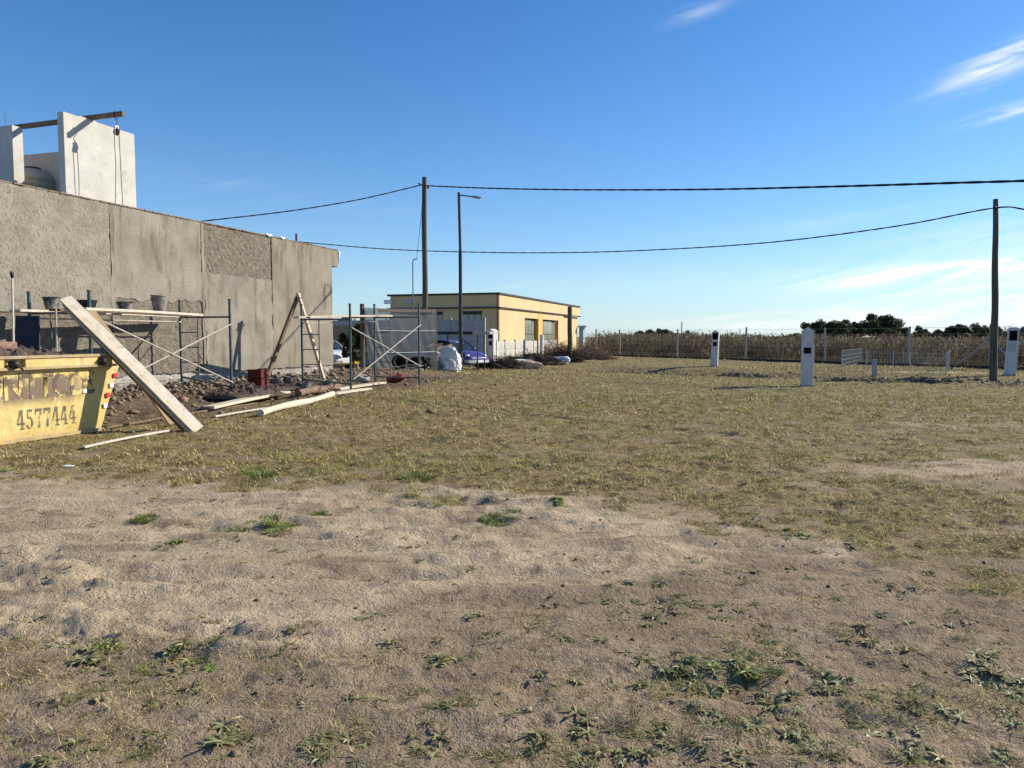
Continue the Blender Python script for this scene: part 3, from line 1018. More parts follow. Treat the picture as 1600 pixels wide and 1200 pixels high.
# lettering
def glyph(ch):
    def arc(cx, cy, ro, ry, ri, riy, a0, a1, n=14):
        pts = [(cx + ro * math.cos(R(a0 + (a1 - a0) * k / n)), cy + ry * math.sin(R(a0 + (a1 - a0) * k / n))) for k in range(n + 1)]
        pin = [(cx + ri * math.cos(R(a0 + (a1 - a0) * k / n)), cy + riy * math.sin(R(a0 + (a1 - a0) * k / n))) for k in range(n + 1)]
        return [[pts[k], pts[k + 1], pin[k + 1], pin[k]] for k in range(n)]
    if ch == '4':
        return [[(0, .40), (.50, .40), (.50, .56), (0, .56)], [(0, .58), (.14, .58), (.50, 1.30), (.50, 1.6), (.40, 1.6)], [(.54, .1), (.78, .1), (.78, 1.6), (.54, 1.6)], [(.36, 0), (.96, 0), (.96, .1), (.36, .1)], [(.81, .40), (1, .40), (1, .56), (.81, .56)]]
    if ch == '7':
        return [[(.04, 1.34), (.98, 1.34), (.98, 1.6), (.04, 1.6)], [(.04, 1.1), (.14, 1.1), (.20, 1.32), (.04, 1.32)], [(.70, 1.30), (.98, 1.30), (.66, .72), (.45, .72)], [(.43, .66), (.65, .66), (.66, .2), (.58, .0), (.36, .0), (.28, .2)]]
    if ch == '5':
        return [[(.16, 1.38), (.84, 1.38), (.92, 1.6), (.16, 1.6)], [(.16, .86), (.28, .86), (.28, 1.34), (.16, 1.34)]] + arc(.44, .50, .46, .50, .20, .36, 118, -60) + arc(.44, .50, .46, .50, .24, .40, -80, -160)
    return []
def skin(a, z, o=.004):
    """on the dented plate itself"""
    return sk(a, z, o + .012 * float(pn(a * 1.7, z * 2.3, 61)))
def lettering(text, a0, pitch, z0, h, name, slope=0.0):
    m = MB()
    for k, ch in enumerate(text):
        for poly in glyph(ch):
            m.poly([skin(a0 + pitch * k + x * pitch * .84, z0 + y / 1.6 * h) for x, y in poly])
    return m.build(name, M_dark_letter, side)
lettering('4577444', -1.50, .150, .185, .30, 'phone_number')
tcu = bpy.data.curves.new('worn_letters', 'FONT')
tcu.body = 'ONTTCDS'
tcu.size = .54
tcu.offset = .012
tcu.space_character = .92
tob = bpy.data.objects.new('worn_letters', tcu)
COL.objects.link(tob)
bpy.context.view_layer.update()
tme = bpy.data.meshes.new_from_object(tob.evaluated_get(bpy.context.evaluated_depsgraph_get()))
bpy.data.objects.remove(tob)
wmax = max(v.co.x for v in tme.vertices)
for v in tme.vertices:
    p = skin(-2.05 + v.co.x * 1.98 / wmax, .66 + v.co.y, .005) - Q
    v.co = p
tme.materials.clear()
tme.materials.append(mat('scraped_dark_lettering', (.11, .085, .06), (.17, .125, .08), 6, .7, c3=(.58, .45, .16), s3=6, lo3=.47, hi3=.54))
tl = bpy.data.objects.new('worn_letters', tme)
COL.objects.link(tl)
tl.parent = side
M_refr = mat('red_reflector', (.55, .035, .05), None, rough=.35)
M_refw = mat('white_reflector', (.82, .82, .82), None, rough=.35)
def square(a, z, w, mt, nm):
    MB().obox(sk(a - w / 2, z - w / 2, .014), U * w, N * .012, Z * w).build(nm, mt, side)
square(.33, .93, .075, M_refr, 'red_reflector')
square(.245, .765, .075, M_refw, 'white_reflector')
square(.165, .60, .075, M_refr, 'red_reflector')
square(.10, .425, .07, M_refw, 'white_reflector')
square(-.30, .70, .065, M_refw, 'white_reflector')
# soil heaped in the skip
def heap(name, o, ax, la, ay, lb, h, seed, material, step=.05, rough_=.06, skew=.5, origin=None):
    na_, nb = int(la / step), int(lb / step)
    mb = MB()
    for i in range(na_ + 1):
        for j in range(nb + 1):
            a, b = i / na_, j / nb
            ed = min(1, 5 * min(a, 1 - a, b, 1 - b))
            z = h * (math.sin(math.pi * a) ** .5) * (math.sin(math.pi * b) ** .6) * (.75 + .4 * float(pn(a * 3, b * 3, seed))) + ed * rough_ * float(fbm(a * la / .16, b * lb / .16, 3, seed + 1))
            mb.v.append(o + ax * (a * la) + ay * (b * lb) + Z * z)
    w = nb + 1
    up = ax.cross(ay).z > 0
    for i in range(na_):
        for j in range(nb):
            k_ = i * w + j
            q_ = (k_, k_ + w, k_ + w + 1, k_ + 1)
            mb.f.append(q_ if up else q_[::-1])
    return mb.build(name, material, None, origin=origin if origin is not None else o)
ho = heap('soil_heap', sk(-SL - RAKE + .06, 1.13, -.06), U, SL + 2 * RAKE - .25, -N, SW - .12, .36, 71, M_soil, .04, .09)
tag(ho, 'dark soil and rubble heaped in the yellow skip', 'soil heap', kind='stuff')
m = MB().cbox(sk(-1.20, 1.46, -.55), .28, .14, .12, (U + N * .3).normalized())
bo = m.build('broken_brick', M_brick, None, bevel=.02, origin=sk(-1.20, 1.46, -.55))
tag(bo, 'broken orange brick lying on the soil in the skip', 'brick')
# shovel stuck in the soil
p0, p1 = sk(-1.75, 1.38, -.6), None
p0 = P(21, 541, 11.8)
p1 = P(19, 434, 11.95)
shv = thing('shovel', 'long handled shovel stuck upright in the skip', 'shovel', p0 - Z * .1)
MB().tube([p0 - Z * .1, p1], [.016, .016], 8).build('handle', M_wood_grey, shv)
MB().tube([p1 - Z * .02, p1 + Z * .05, p1 + Z * .10], [.014, .03, .022], 8).build('grip', M_black, shv)
b_ = p0 - Z * .1
MB().rings([[b_ + U * .02 + Z * .02, b_ - U * .02 + Z * .02, b_ - U * .02 + N * .02 + Z * .02, b_ + U * .02 + N * .02 + Z * .02], [b_ + U * .11 - Z * .06, b_ - U * .11 - Z * .06, b_ - U * .11 + N * .03 - Z * .06, b_ + U * .11 + N * .03 - Z * .06], [b_ + U * .03 - Z * .26, b_ - U * .03 - Z * .26, b_ - U * .03 + N * .02 - Z * .26, b_ + U * .03 + N * .02 - Z * .26]]).build('blade', M_rust, shv)

# ================================================================== SCAFFOLDS
def end_frame(sc, near, far, ztop, ladder_from_far=True, tube_m=None):
    """a ladder frame: two legs, top and bottom bars, an inner stile with rungs"""
    tm = tube_m or M_teal
    near, far = Vector(near), Vector(far)
    gn, gf = on_ground(near, -.03), on_ground(far, -.03)
    r = .034
    for g in (gn, gf):
        lg = MB().tube([g, V(g.x, g.y, 1.0), V(g.x, g.y, ztop)], r, 10).build('leg', tm, sc, smooth='auto')
        MB().lathe([(.02, 0), (.045, 0), (.045, .03), (.02, .03)], V(g.x, g.y, ztop + .003), 10).build('leg_collar', M_rust, lg)
    dz = ztop - .42
    a, b = V(gn.x, gn.y, dz), V(gf.x, gf.y, dz)
    MB().tube([a, b], .026, 8).build('top_bar', M_teal_worn, sc)
    MB().tube([V(gn.x, gn.y, .26 + gn.z), V(gf.x, gf.y, .26 + gf.z)], .026, 8).build('bottom_bar', M_teal_worn, sc)
    f0 = far if ladder_from_far else near
    t_ = (near - far) if ladder_from_far else (far - near)
    st = f0 + t_ * .36
    MB().tube([V(st.x, st.y, .26 + gf.z), V(st.x, st.y, dz)], .018, 7).build('inner_stile', M_teal_worn, sc)
    for k in (1, 2, 3):
        z = .26 + gf.z + (dz - .26 - gf.z) * k / 4
        MB().tube([V(f0.x, f0.y, z), V(st.x, st.y, z)], .015, 6).build('rung', M_teal_worn, sc)
def brace(sc, p, q):
    MB().tube([p, q], .019, 7).build('brace', M_galv, sc)
# the scaffold behind the skip
N1, F1, N2, F2 = V(-7.17, 19.0, 0), V(-8.66, 19.5, 0), V(-8.47, 15.0, 0), V(-10.0, 15.5, 0)
sA = thing('scaffold', 'teal tube scaffold with cross braces behind the yellow skip', 'scaffold', on_ground(N2))
end_frame(sA, N1, F1, 2.52)
end_frame(sA, N2, F2, 2.50)
brace(sA, N1 + Z * 1.92 + N * .04, N2 + Z * .45 + N * .04)
brace(sA, N2 + Z * 2.0 + N * .075, N1 + Z * .42 + N * .075)
brace(sA, F1 + Z * .52, F2 + Z * .50)
brace(sA, F1 + Z * 1.98 + N * .04, F2 + Z * 1.98 + N * .04)
def plank(name, label, p, q, w, t, mt, bevel=.006, group=None, up=None, cat='plank'):
    p, q = Vector(p), Vector(q)
    d = (q - p)
    m_ = MB()
    # a board with a slight bow and uneven edges
    upv = Vector(up) if up is not None else Z
    dd = d.normalized()
    side_ = dd.cross(upv).normalized()
    u2 = side_.cross(dd)
    sd_ = random.random() * 50
    rr = []
    for k in range(9):
        f = k / 8
        c = p + d * f + u2 * (.012 * math.sin(math.pi * f)) + side_ * (.010 * float(pn(f * 2, sd_, 2)))
        ww = w * (1 + .04 * float(pn(f * 5, sd_ + 3, 1)))
        rr.append([c - side_ * ww / 2 - u2 * t / 2, c + side_ * ww / 2 - u2 * t / 2, c + side_ * ww / 2 + u2 * t / 2, c - side_ * ww / 2 + u2 * t / 2])
    m_.rings(rr)
    o = m_.build(name, mt, None, bevel=bevel, origin=p)
    tag(o, label, cat, group)
    return o
DZ = 2.12
plank('deck_plank', 'long pale deck plank nearest the lot on the scaffold behind the skip', V(-8.42, 14.6, DZ + .02), V(-7.75, 18.5, DZ + .01), .24, .055, M_wood_grey)
plank('deck_plank', 'grey deck plank closest to the wall behind the skip', V(-9.9, 14.9, DZ + .0), V(-8.75, 19.6, DZ), .26, .05, M_wood_grey)
plank('deck_plank', 'dark middle deck plank under the buckets behind the skip', V(-9.0, 14.7, DZ + .005), V(-8.1, 18.9, DZ + .0), .25, .05, M_wood_brown)
# buckets
def bucket(label, base, r=.15, h=.24, mt=None, tilt=None, fill=True, group=None):
    mt = mt or M_bucket
    b = thing('bucket', label, 'bucket', base, group)
    ax = Vector(tilt).normalized() if tilt else Z
    prof = [(.02, .0), (r * .72, .0), (r * .98, h * .93), (r * 1.06, h * .93), (r * 1.06, h), (r * .95, h), (r * .70, .03), (.02, .03)]
    MB().lathe(prof, base, 20, ax).build('pail', mt, b, smooth='auto')
    a = ax.orthogonal().normalized()
    c = ax.cross(a)
    top_ = base + ax * h * .95
    MB().tube([top_ + a * r * 1.06 * math.cos(t) + (c * .9 - ax * .35).normalized() * r * 1.08 * math.sin(t) for t in np.linspace(0, math.pi, 11)], .006, 5).build('handle', M_rust, b)
    if fill:
        MB().lathe([(.01, 0), (r * .9, 0), (r * .9, .012), (.01, .02)], base + ax * h * .75, 16, ax).build('dried_cement', M_conc, b)
    return b
for px, Y, lab, r, h, mt in ((249, 17.6, 'grey cement caked bucket furthest right on the deck behind the skip', .175, .33, M_bucket_pale),
                             (197, 17.0, 'black bucket on the deck between two others behind the skip', .19, .22, M_bucket),
                             (137, 16.2, 'black bucket behind the top of the leaning planks', .19, .22, M_black),
                             (81, 15.7, 'dark bucket left of the leaning planks on the deck', .16, .26, M_bucket)):
    p = P(px, 486, Y)
    bucket(lab, V(p.x, p.y, DZ + .048), r, h, mt)
# second bucket nested into the right one
p = P(249, 486, 17.6)
bucket('grey bucket nested into the right bucket on the scaffold deck', V(p.x, p.y, DZ + .155), .185, .29, M_bucket_pale, (.06, 0, 1))
# dark board standing behind the skip
p = P(36, 545, 14.2)
o = MB().obox(V(p.x - .2, p.y, .25), V(.42, .06, 0), V(0, .03, 0), V(0, .12, 1.75)).build('blue_board', mat('dark_blue_board', (.016, .024, .05), (.03, .04, .06), 4, .7), None, origin=V(p.x, p.y, .25))
tag(o, 'dark blue board standing under the scaffold behind the skip', 'board')
p = P(87, 545, 14.0)
o = MB().tube([V(p.x, p.y, .2), V(p.x + .02, p.y + .02, 2.12)], .016, 7).build('steel_prop', M_galv, None, origin=V(p.x, p.y, .2))
tag(o, 'thin grey steel prop behind the skip left of the leaning planks', 'prop')

# the scaffold in front of the house corner
A_, B_, C_, E_ = V(-6.15, 21.85, 0), V(-4.68, 21.6, 0), V(-3.08, 24.7, 0), V(-4.62, 25.1, 0)
sB = thing('scaffold', 'empty teal tube scaffold standing before the house corner', 'scaffold', on_ground(B_))
end_frame(sB, B_, A_, 2.52)
end_frame(sB, C_, E_, 2.66)
dBC = (C_ - B_).normalized()
nBC = Vector((dBC.y, -dBC.x, 0))
brace(sB, B_ + Z * 1.86 + nBC * .05, C_ + Z * .62 + nBC * .05)
brace(sB, C_ + Z * 2.0 + nBC * .085, B_ + Z * .36 + nBC * .085)
brace(sB, A_ + Z * 1.98, E_ + Z * 2.1)
plank('deck_plank', 'narrow pale plank lying on the scaffold at the house corner', V(-6.28, 21.75, 2.16), V(-4.18, 25.05, 2.29), .22, .06, M_wood_grey)
plank('deck_plank', 'second thin plank on the scaffold at the house corner', V(-5.9, 21.65, 2.155), V(-4.0, 24.7, 2.28), .16, .05, M_wood_pale)

# A-shaped pair of timbers between the scaffolds
ap = P(467, 460, 23.2)
lf, rf = on_ground(P(415, 592, 22.3), -.02), on_ground(P(508, 592, 23.3), -.02)
tr = thing('timber_trestle', 'two timbers tied into an A shape in front of the wall', 'trestle', on_ground(V(ap.x, ap.y, 0)))
MB().bar(lf, ap + Z * .03, .11, .09, N).build('leg', M_wood_brown, tr, bevel=.008, label='dark brown left leg of the A')
MB().bar(rf, ap - V(0, .10, 0) + Z * .03, .09, .09, N).build('leg', M_wood_pale, tr, bevel=.008, label='pale right leg of the A')
MB().tube([ap + V(-.09, .08, -.12), ap + V(.09, .08, -.10), ap + V(.09, -.2, -.12), ap + V(-.09, -.2, -.14), ap + V(-.09, .08, -.12)], .012, 5).build('tie', M_cable, tr)

# ================================================================== PLANKS LEANING ON THE SKIP
B0, T0 = on_ground(P(312, 673, 12.70)), P(101, 464, 12.72)
dl = (T0 - B0).normalized()
upn = Vector((.56, -.46, .62))
upn = (upn - dl * upn.dot(dl)).normalized()
sidel = dl.cross(upn).normalized()
def lean(label, layer, shift, w, t, mt, top_cut=0.0, fan=0.0):
    """a board in the stack: layer 0 is the uppermost; each lies under the one before"""
    off = -upn * (.034 * layer) + sidel * shift
    top = T0 + off - dl * top_cut
    low = B0 + off - sidel * fan
    d_ = (top - low).normalized()
    low = low - d_ * ((low.z - (H(low.x, low.y) + t * .35)) / d_.z)
    return plank('leaning_plank', label, low, top, w, t, mt, .004, up=upn)
lean('uppermost narrow pale plank leaning on the skip', 0, -.06, .13, .028, M_wood_pale, .05)
lean('wide weathered plank just under the uppermost leaning plank', 1, .025, .23, .028, M_wood_grey, .0)
lean('third thin plank in the stack leaning on the skip', 2, -.01, .24, .028, M_wood_pale, .16, .01)
lean('fourth thin plank in the stack leaning on the skip', 3, .05, .24, .028, M_wood_grey, .06, .03)
lean('fifth thin plank in the stack, its end splayed on the grass', 4, .03, .22, .028, M_wood_brown, .22, .06)
lean('lowest thin plank in the stack, splayed furthest left', 5, .05, .20, .028, M_wood_brown, .1, .09)
tb, tt = on_ground(P(272, 671, 13.25), .02), P(141, 486, 14.2)
plank('leaning_plank', 'tan board leaning steeply behind the plank stack', tb, tt, .17, .04, M_wood_tan, .004, up=upn)

# ================================================================== TIMBER AND POLES LYING ON THE GROUND
def lying(label, x0, y0, x1, y1, w, t, mt, lift=0.0, name='plank', cat='plank'):
    a, b = GT(x0, y0), GT(x1, y1)
    return plank(name, label, a + Z * (t * .5 + lift + .02), b + Z * (t * .5 + lift + .02), w, t, mt, .005, cat=cat)
lying('wide pale plank lying on the ground beside the leaning stack', 326, 644, 447, 620, .26, .06, M_wood_pale, .05)
lying('dark plank under the wide pale plank on the ground', 320, 644, 430, 622, .22, .05, M_wood_brown)
lying('thin pale batten lying along the grass below the poles', 335, 655, 452, 636, .06, .03, M_wood_grey)
lying('thin grey batten on the grass in front of the skip', 130, 700, 262, 676, .06, .03, M_wood_grey)
lying('thin brown batten crossing behind the skip corner', 165, 672, 400, 632, .06, .03, M_wood_brown)
lying('pale plank lying under the corner scaffold', 527, 611, 600, 601, .24, .06, M_wood_pale, .03)
lying('second pale plank lying under the corner scaffold', 520, 618, 577, 610, .20, .06, M_wood_pale)
def log(label, x0, y0, x1, y1, r, mt, cat='pole'):
    a, b = GT(x0, y0) + Z * r, GT(x1, y1) + Z * r
    pts = [a + (b - a) * t + V(0, 0, .02 * math.sin(t * 7)) + N * (.03 * math.sin(3 * t + r * 40)) for t in np.linspace(0, 1, 9)]
    o = MB().tube(pts, [r * (1 + .12 * math.sin(5 * k)) for k in range(9)], 10).build('timber_pole', mt, None, smooth='auto', origin=a)
    tag(o, label, cat)
    return o
log('long pale round pole lying on the grass', 407, 652, 520, 621, .075, M_wood_pale)
log('dark rough log lying under the corner scaffold', 467, 623, 528, 608, .10, M_wood_brown, 'log')

# ================================================================== SMALL THINGS BY THE WALL
p = GT(404, 604)
def crate(label, c, w, d, h, mt, ax):
    t = thing('crate', label, 'crate', c)
    ay = Z.cross(ax)
    th = .02
    MB().cbox(c + Z * .012, w, d, .02, ax, ay).build('bottom', mt, t)
    for sx in (-1, 1):
        MB().cbox(c + ax * sx * (w / 2 - th / 2) + Z * h / 2, th, d, h, ax, ay).build('side', mt, t, bevel=.004)
        MB().cbox(c + ay * sx * (d / 2 - th / 2) + Z * h / 2, w - 2 * th - .004, th, h, ax, ay).build('side', mt, t, bevel=.004)
    for sx in (-1, 1):
        MB().cbox(c + ax * sx * (w / 2 + .008) + Z * (h - .02), .018, d + .03, .035, ax, ay).build('rim', mt, t)
        MB().cbox(c + ay * sx * (d / 2 + .008) + Z * (h - .02), w + .0, .018, .035, ax, ay).build('rim', mt, t)
    return t
cax = V(.93, -.36, 0).normalized()
crate('lower dark red plastic crate standing by the wall', p, .48, .34, .25, M_red, cax)
crate('upper dark red plastic crate stacked by the wall', p + Z * .262, .46, .33, .24, M_red, cax)
for px, py, r, h, lab, tl in ((432, 603, .19, .21, 'pale cement bucket beside the red crates', None), (450, 600, .17, .22, 'black cement bucket by the wall foot right of the crates', (.15, -.1, 1)),
                              (477, 609, .17, .24, 'grey bucket by the left leg of the corner scaffold', None), (512, 604, .19, .22, 'low grey bucket inside the corner scaffold', None)):
    bucket(lab, GT(px, py) - Z * .01, r, h, M_bucket_pale if 'black' not in lab else M_bucket, tl)
def lump(name, label, cat, px, py, rx, ry, rz, mt, seed, amp=.3, dz=.6, nu=16, nv=10):
    c = GT(px, py)
    o = MB().blob(c + Z * rz * dz, rx, ry, rz, seed, amp, nu, nv).build(name, mt, None, smooth=True, origin=c)
    tag(o, label, cat)
    return o
def crumple(name, label, cat, c, rx, ry, rz, mt, seed, sub=None):
    """a sack: a pillow with folds pulled to a tied corner"""
    mb = MB()
    nu, nv = 48, 30
    th, ph = np.meshgrid(np.linspace(0, math.pi, nv + 1), np.linspace(0, 2 * math.pi, nu, endpoint=False), indexing='ij')
    x, y, z = np.sin(th) * np.cos(ph), np.sin(th) * np.sin(ph), np.cos(th)
    sx, sy, sz = [np.sign(q_) * np.abs(q_) ** .7 for q_ in (x, y, z)]
    f = 1 + .34 * pn(x * 1.6 + z, y * 1.6 - z, seed) + .30 * np.abs(pn(x * 3.2 + z * 2.4, y * 3.2 + z * 1.8, seed + 1)) - .14 * np.abs(pn(x * 4.5 - z * 3, y * 4.5 + z * 4, seed + 2)) + .03 * pn(x * 13 + z * 9, y * 13 - z * 7, seed + 4)
    zz_ = np.maximum(-rz * .92, sz * rz * f) + rz * .9
    rr = [[c + V(float(sx[k, j] * rx * f[k, j]), float(sy[k, j] * ry * f[k, j]), float(zz_[k, j])) for j in range(nu)] for k in range(nv + 1)]
    mb.rings(rr[::-1])
    o = mb.build(name, mt, None, smooth='auto', origin=c)
    tag(o, label, cat)
    return o
crumple('red_sack', 'crumpled dark red sack on the grass behind the corner scaffold', 'sack', GT(618, 598), .27, .22, .11, M_redcloth, 81)
lump('concrete_lump', 'grey lump of broken concrete under the corner scaffold', 'rubble', 563, 597, .30, .22, .13, M_conc, 82, .5)
lump('orange_brick_lump', 'orange hollow brick lying behind the leaning planks', 'brick', 285, 627, .14, .10, .10, M_brick, 83, .2, nu=8, nv=6)
lump('stone_slab', 'pale flat stone on the soil by the wide plank', 'stone', 421, 618, .22, .16, .05, M_conc, 84, .3)
lump('plaster_scrap', 'flat white plaster scrap lying on the grass near left edge', 'scrap', 104, 729, .075, .05, .012, M_white_plastic, 85, .4, nu=10, nv=6)
# rubble and soil thrown along the foot of the wall
def rubble():
    g_ = np.random.default_rng(5)
    mb = MB()
    pts_ = [wl(float(g_.uniform(.3, 12)), 0, abs(float(g_.normal(.5, .55))) + .1) for k in range(240)]
    gz = Hn(np.array([p.x for p in pts_]), np.array([p.y for p in pts_]))
    for k in range(240):
        c = pts_[k]
        r_ = g_.gamma(2.2, .017) + .012
        mb.blob(V(c.x, c.y, float(gz[k]) + r_ * .3), r_ * g_.uniform(.8, 1.6), r_ * g_.uniform(.8, 1.6), r_ * .7, k, .5, 6, 4)
    o = mb.build('wall_rubble', mat('plaster_rubble', (.30, .265, .22), (.12, .095, .075), 3, .95, .5, 40), None)
    tag(o, 'broken plaster rubble strewn along the foot of the bare wall', 'rubble', kind='stuff')
rubble()
hp_ = wl(7.6, .12, 1.9)
ho = heap('soil_pile', hp_, -U, 1.9, N, 1.5, .34, 91, M_soil, .05, .08)
tag(ho, 'low dark soil pile under the right end of the skip scaffold', 'soil pile', kind='stuff')
hp_ = wl(4.6, .12, .9)
ho = heap('soil_pile', hp_, -U, 2.2, N, 1.6, .22, 92, M_soil, .05, .07)
tag(ho, 'low dark soil pile in front of the red crates', 'soil pile', kind='stuff')

# ================================================================== POLES, LAMP AND CABLES
def wood_pole(name, label, base, top_z, r0, r1, seed, lean=(0, 0), cat='utility pole'):
    t = thing(name, label, cat, base)
    pts, rs = [], []
    n_ = 14
    for k in range(n_ + 1):
        f = k / n_
        z = -.3 + (top_z + .3 - base.z) * f
        pts.append(base + V(lean[0] * f + .035 * float(pn(f * 3, seed, 1)), lean[1] * f + .03 * float(pn(f * 3, seed, 2)), z))
        rs.append((r0 + (r1 - r0) * f) * (1 + .06 * float(pn(f * 9, seed, 3))))
    MB().tube(pts, rs, 14).build('shaft', M_pole, t, smooth='auto')
    return t, pts
pb_ = P(664, 583, 36.5)
pb_ = on_ground(pb_)
ptop = P(663, 277, 36.5)
pole1, pts1 = wood_pole('utility_pole', 'tall weathered wooden pole rising behind the grey screen', pb_, ptop.z, .15, .115, 3, (ptop.x - pb_.x, 0))
MB().tube([ptop + V(-.1, -.12, -.42), ptop + V(-.28, -.12, -.30)], .03, 8).build('insulator', M_black, pole1)
MB().lathe([(.03, 0), (.06, .02), (.06, .08), (.03, .10)], ptop + V(.14, -.1, -.50), 10, V(1, 0, 0)).build('clamp', M_black, pole1)
b2 = GT(1553, 597)
t2 = P(1556, 311, b2.y)
pole2, pts2 = wood_pole('utility_pole', 'wooden pole with slanted top at the right edge by a white pillar', b2, t2.z, .135, .085, 8, (t2.x - b2.x, 0))
MB().lathe([(.03, 0), (.06, .02), (.06, .08), (.03, .10)], P(1553, 325, b2.y - .12), 10, V(0, -1, 0)).build('clamp', M_black, pole2)
b3 = GT(890, 566)
post3, _ = wood_pole('wooden_post', 'dark wooden post standing before the end of the yellow building', b3, P(890, 479, b3.y).z, .16, .14, 12, cat='post')
lb_ = on_ground(P(720, 580, 34.5))
lt_ = P(717, 302, 34.5)
lamp = thing('street_lamp', 'slim dark steel street lamp with one short arm', 'street lamp', lb_)
M_lampsteel = mat('dark_lamp_steel', (.028, .032, .038), (.04, .045, .05), 4, .5)
lh = lt_.z - lb_.z
MB().tube([lb_ - Z * .1, lb_ + Z * lh * .33, lb_ + Z * lh * .33 + Z * .01, lb_ + Z * lh * .68, lb_ + Z * (lh * .68 + .01), V(lt_.x, lt_.y, lt_.z)], [.10, .10, .082, .082, .066, .066], 12).build('post', M_lampsteel, lamp, smooth='auto')
MB().lathe([(.02, 0), (.068, 0), (.05, .05), (.02, .06)], lt_, 12).build('cap', M_lampsteel, lamp)
at_ = P(736, 307, 34.3)
MB().tube([lt_ - Z * .08, at_], .028, 8).build('arm', M_lampsteel, lamp)
dirl = (at_ - (lt_ - Z * .08)).normalized()
hd = MB()
side_l = dirl.cross(Z).normalized()
rr = []
for f, w, h in ((0, .04, .05), (.12, .11, .09), (.30, .13, .10), (.46, .10, .06), (.55, .03, .02)):
    c = at_ + dirl * f
    rr.append([c + side_l * w * math.cos(a) + Z * h * .6 * math.sin(a) for a in np.linspace(0, 2 * math.pi, 10, endpoint=False)])
hd.rings(rr).build('lamp_head', mat('grey_lamp_head', (.42, .43, .45), None, rough=.35, metal=.5), lamp, smooth='auto')
MB().cbox(at_ + dirl * .32 - Z * .065, .26, .14, .02, dirl, side_l).build('lamp_lens', mat('lamp_glass', (.6, .62, .62), None, rough=.15), lamp)

def cable(label, pts, r, sub=6):
    """a smooth rope through the points (Catmull-Rom)"""
    P_ = [pts[0]] + pts + [pts[-1]]
    out = []
    for k in range(1, len(P_) - 2):
        for s_ in range(sub):
            t = s_ / sub
            a, b, c, d = P_[k - 1], P_[k], P_[k + 1], P_[k + 2]
            out.append(.5 * ((2 * b) + (c - a) * t + (2 * a - 5 * b + 4 * c - d) * t * t + (-a + 3 * b - 3 * c + d) * t ** 3))
    out.append(pts[-1])
    t = thing('overhead_cable', label, 'cable', pts[0])
    # a twisted bundle: two strands wound round each other
    for ph in (0, math.pi):
        dense = []
        for k in range(len(out) - 1):
            for q_ in range(4):
                dense.append(out[k].lerp(out[k + 1], q_ / 4))
        dense.append(out[-1])
        pp = []
        acc = 0
        for k, p in enumerate(dense):
            if k:
                acc += (p - dense[k - 1]).length
            a = ph + acc * 5.5
            d_ = (dense[min(k + 1, len(dense) - 1)] - dense[max(k - 1, 0)]).normalized()
            s1 = d_.cross(Z).normalized()
            pp.append(p + (s1 * math.cos(a) + s1.cross(d_) * math.sin(a)) * r * .3)
        MB().tube(pp, r * .75, 6).build('strand', M_cable, t, smooth=True)
    return t
# the near bundle: runs from the pole towards the right, coming closer and lower
WA = V(-6.60, 27.5, 3.54)
WB = V(0.327 * 23.1 - WC, 23.1, .75)
pn_ = sd.cross(WA - WB).normalized()
def on_plane(px, py):
    d = ray(px, py)
    return CAM + d * ((WA - CAM).dot(pn_) / d.dot(pn_))
c1 = [P(663, 290, 36.4)] + [on_plane(px, py).lerp(P(px, py, 36.4 - (px - 663) / 937 * 20), .25) for px, py in ((760, 294), (900, 296.5), (1100, 296), (1300, 291.5), (1500, 285.5), (1600, 282.5), (1760, 275))]
cable('upper black cable bundle from the tall pole to the right edge', c1, .031)
c2 = [P(400, 371, 46), P(475, 378.5, 44), P(600, 389, 42), P(720, 393.5, 40), P(850, 395, 38), P(1000, 391.5, 35.5), P(1200, 379, 32), P(1400, 353.5, 29), P(1553, 325, b2.y - .16), P(1610, 328, b2.y - 1), P(1720, 333, b2.y - 2.5)]
cable('lower sagging black cable reaching the right hand pole', c2, .027)
c3 = [P(658, 289, 36.4), P(560, 312, 34.8), P(450, 330, 33), P(330, 344, 31), P(280, 350, 30.2)]
cable('black cable from the tall pole down over the house roof', c3, .027)
# service mast by the screen
mb0 = on_ground(P(646, 575, 36.0))
mt0 = P(645, 410, 36.0)
sv = thing('service_mast', 'thin pale steel service mast with bent top beside the tall pole', 'mast', mb0)
MB().tube([mb0, V(mt0.x, mt0.y, mt0.z), mt0 + V(.03, 0, .12), mt0 + V(.14, 0, .17), mt0 + V(.19, 0, .12)], .028, 8).build('pipe', mat('blue_grey_steel', (.18, .23, .28), None, rough=.5), sv, smooth=True)
MB().tube([mt0 + V(.19, 0, .12), P(653, 385, 36.1), P(658, 340, 36.2), P(661, 300, 36.35)], .012, 5).build('drop_wire', M_cable, sv)

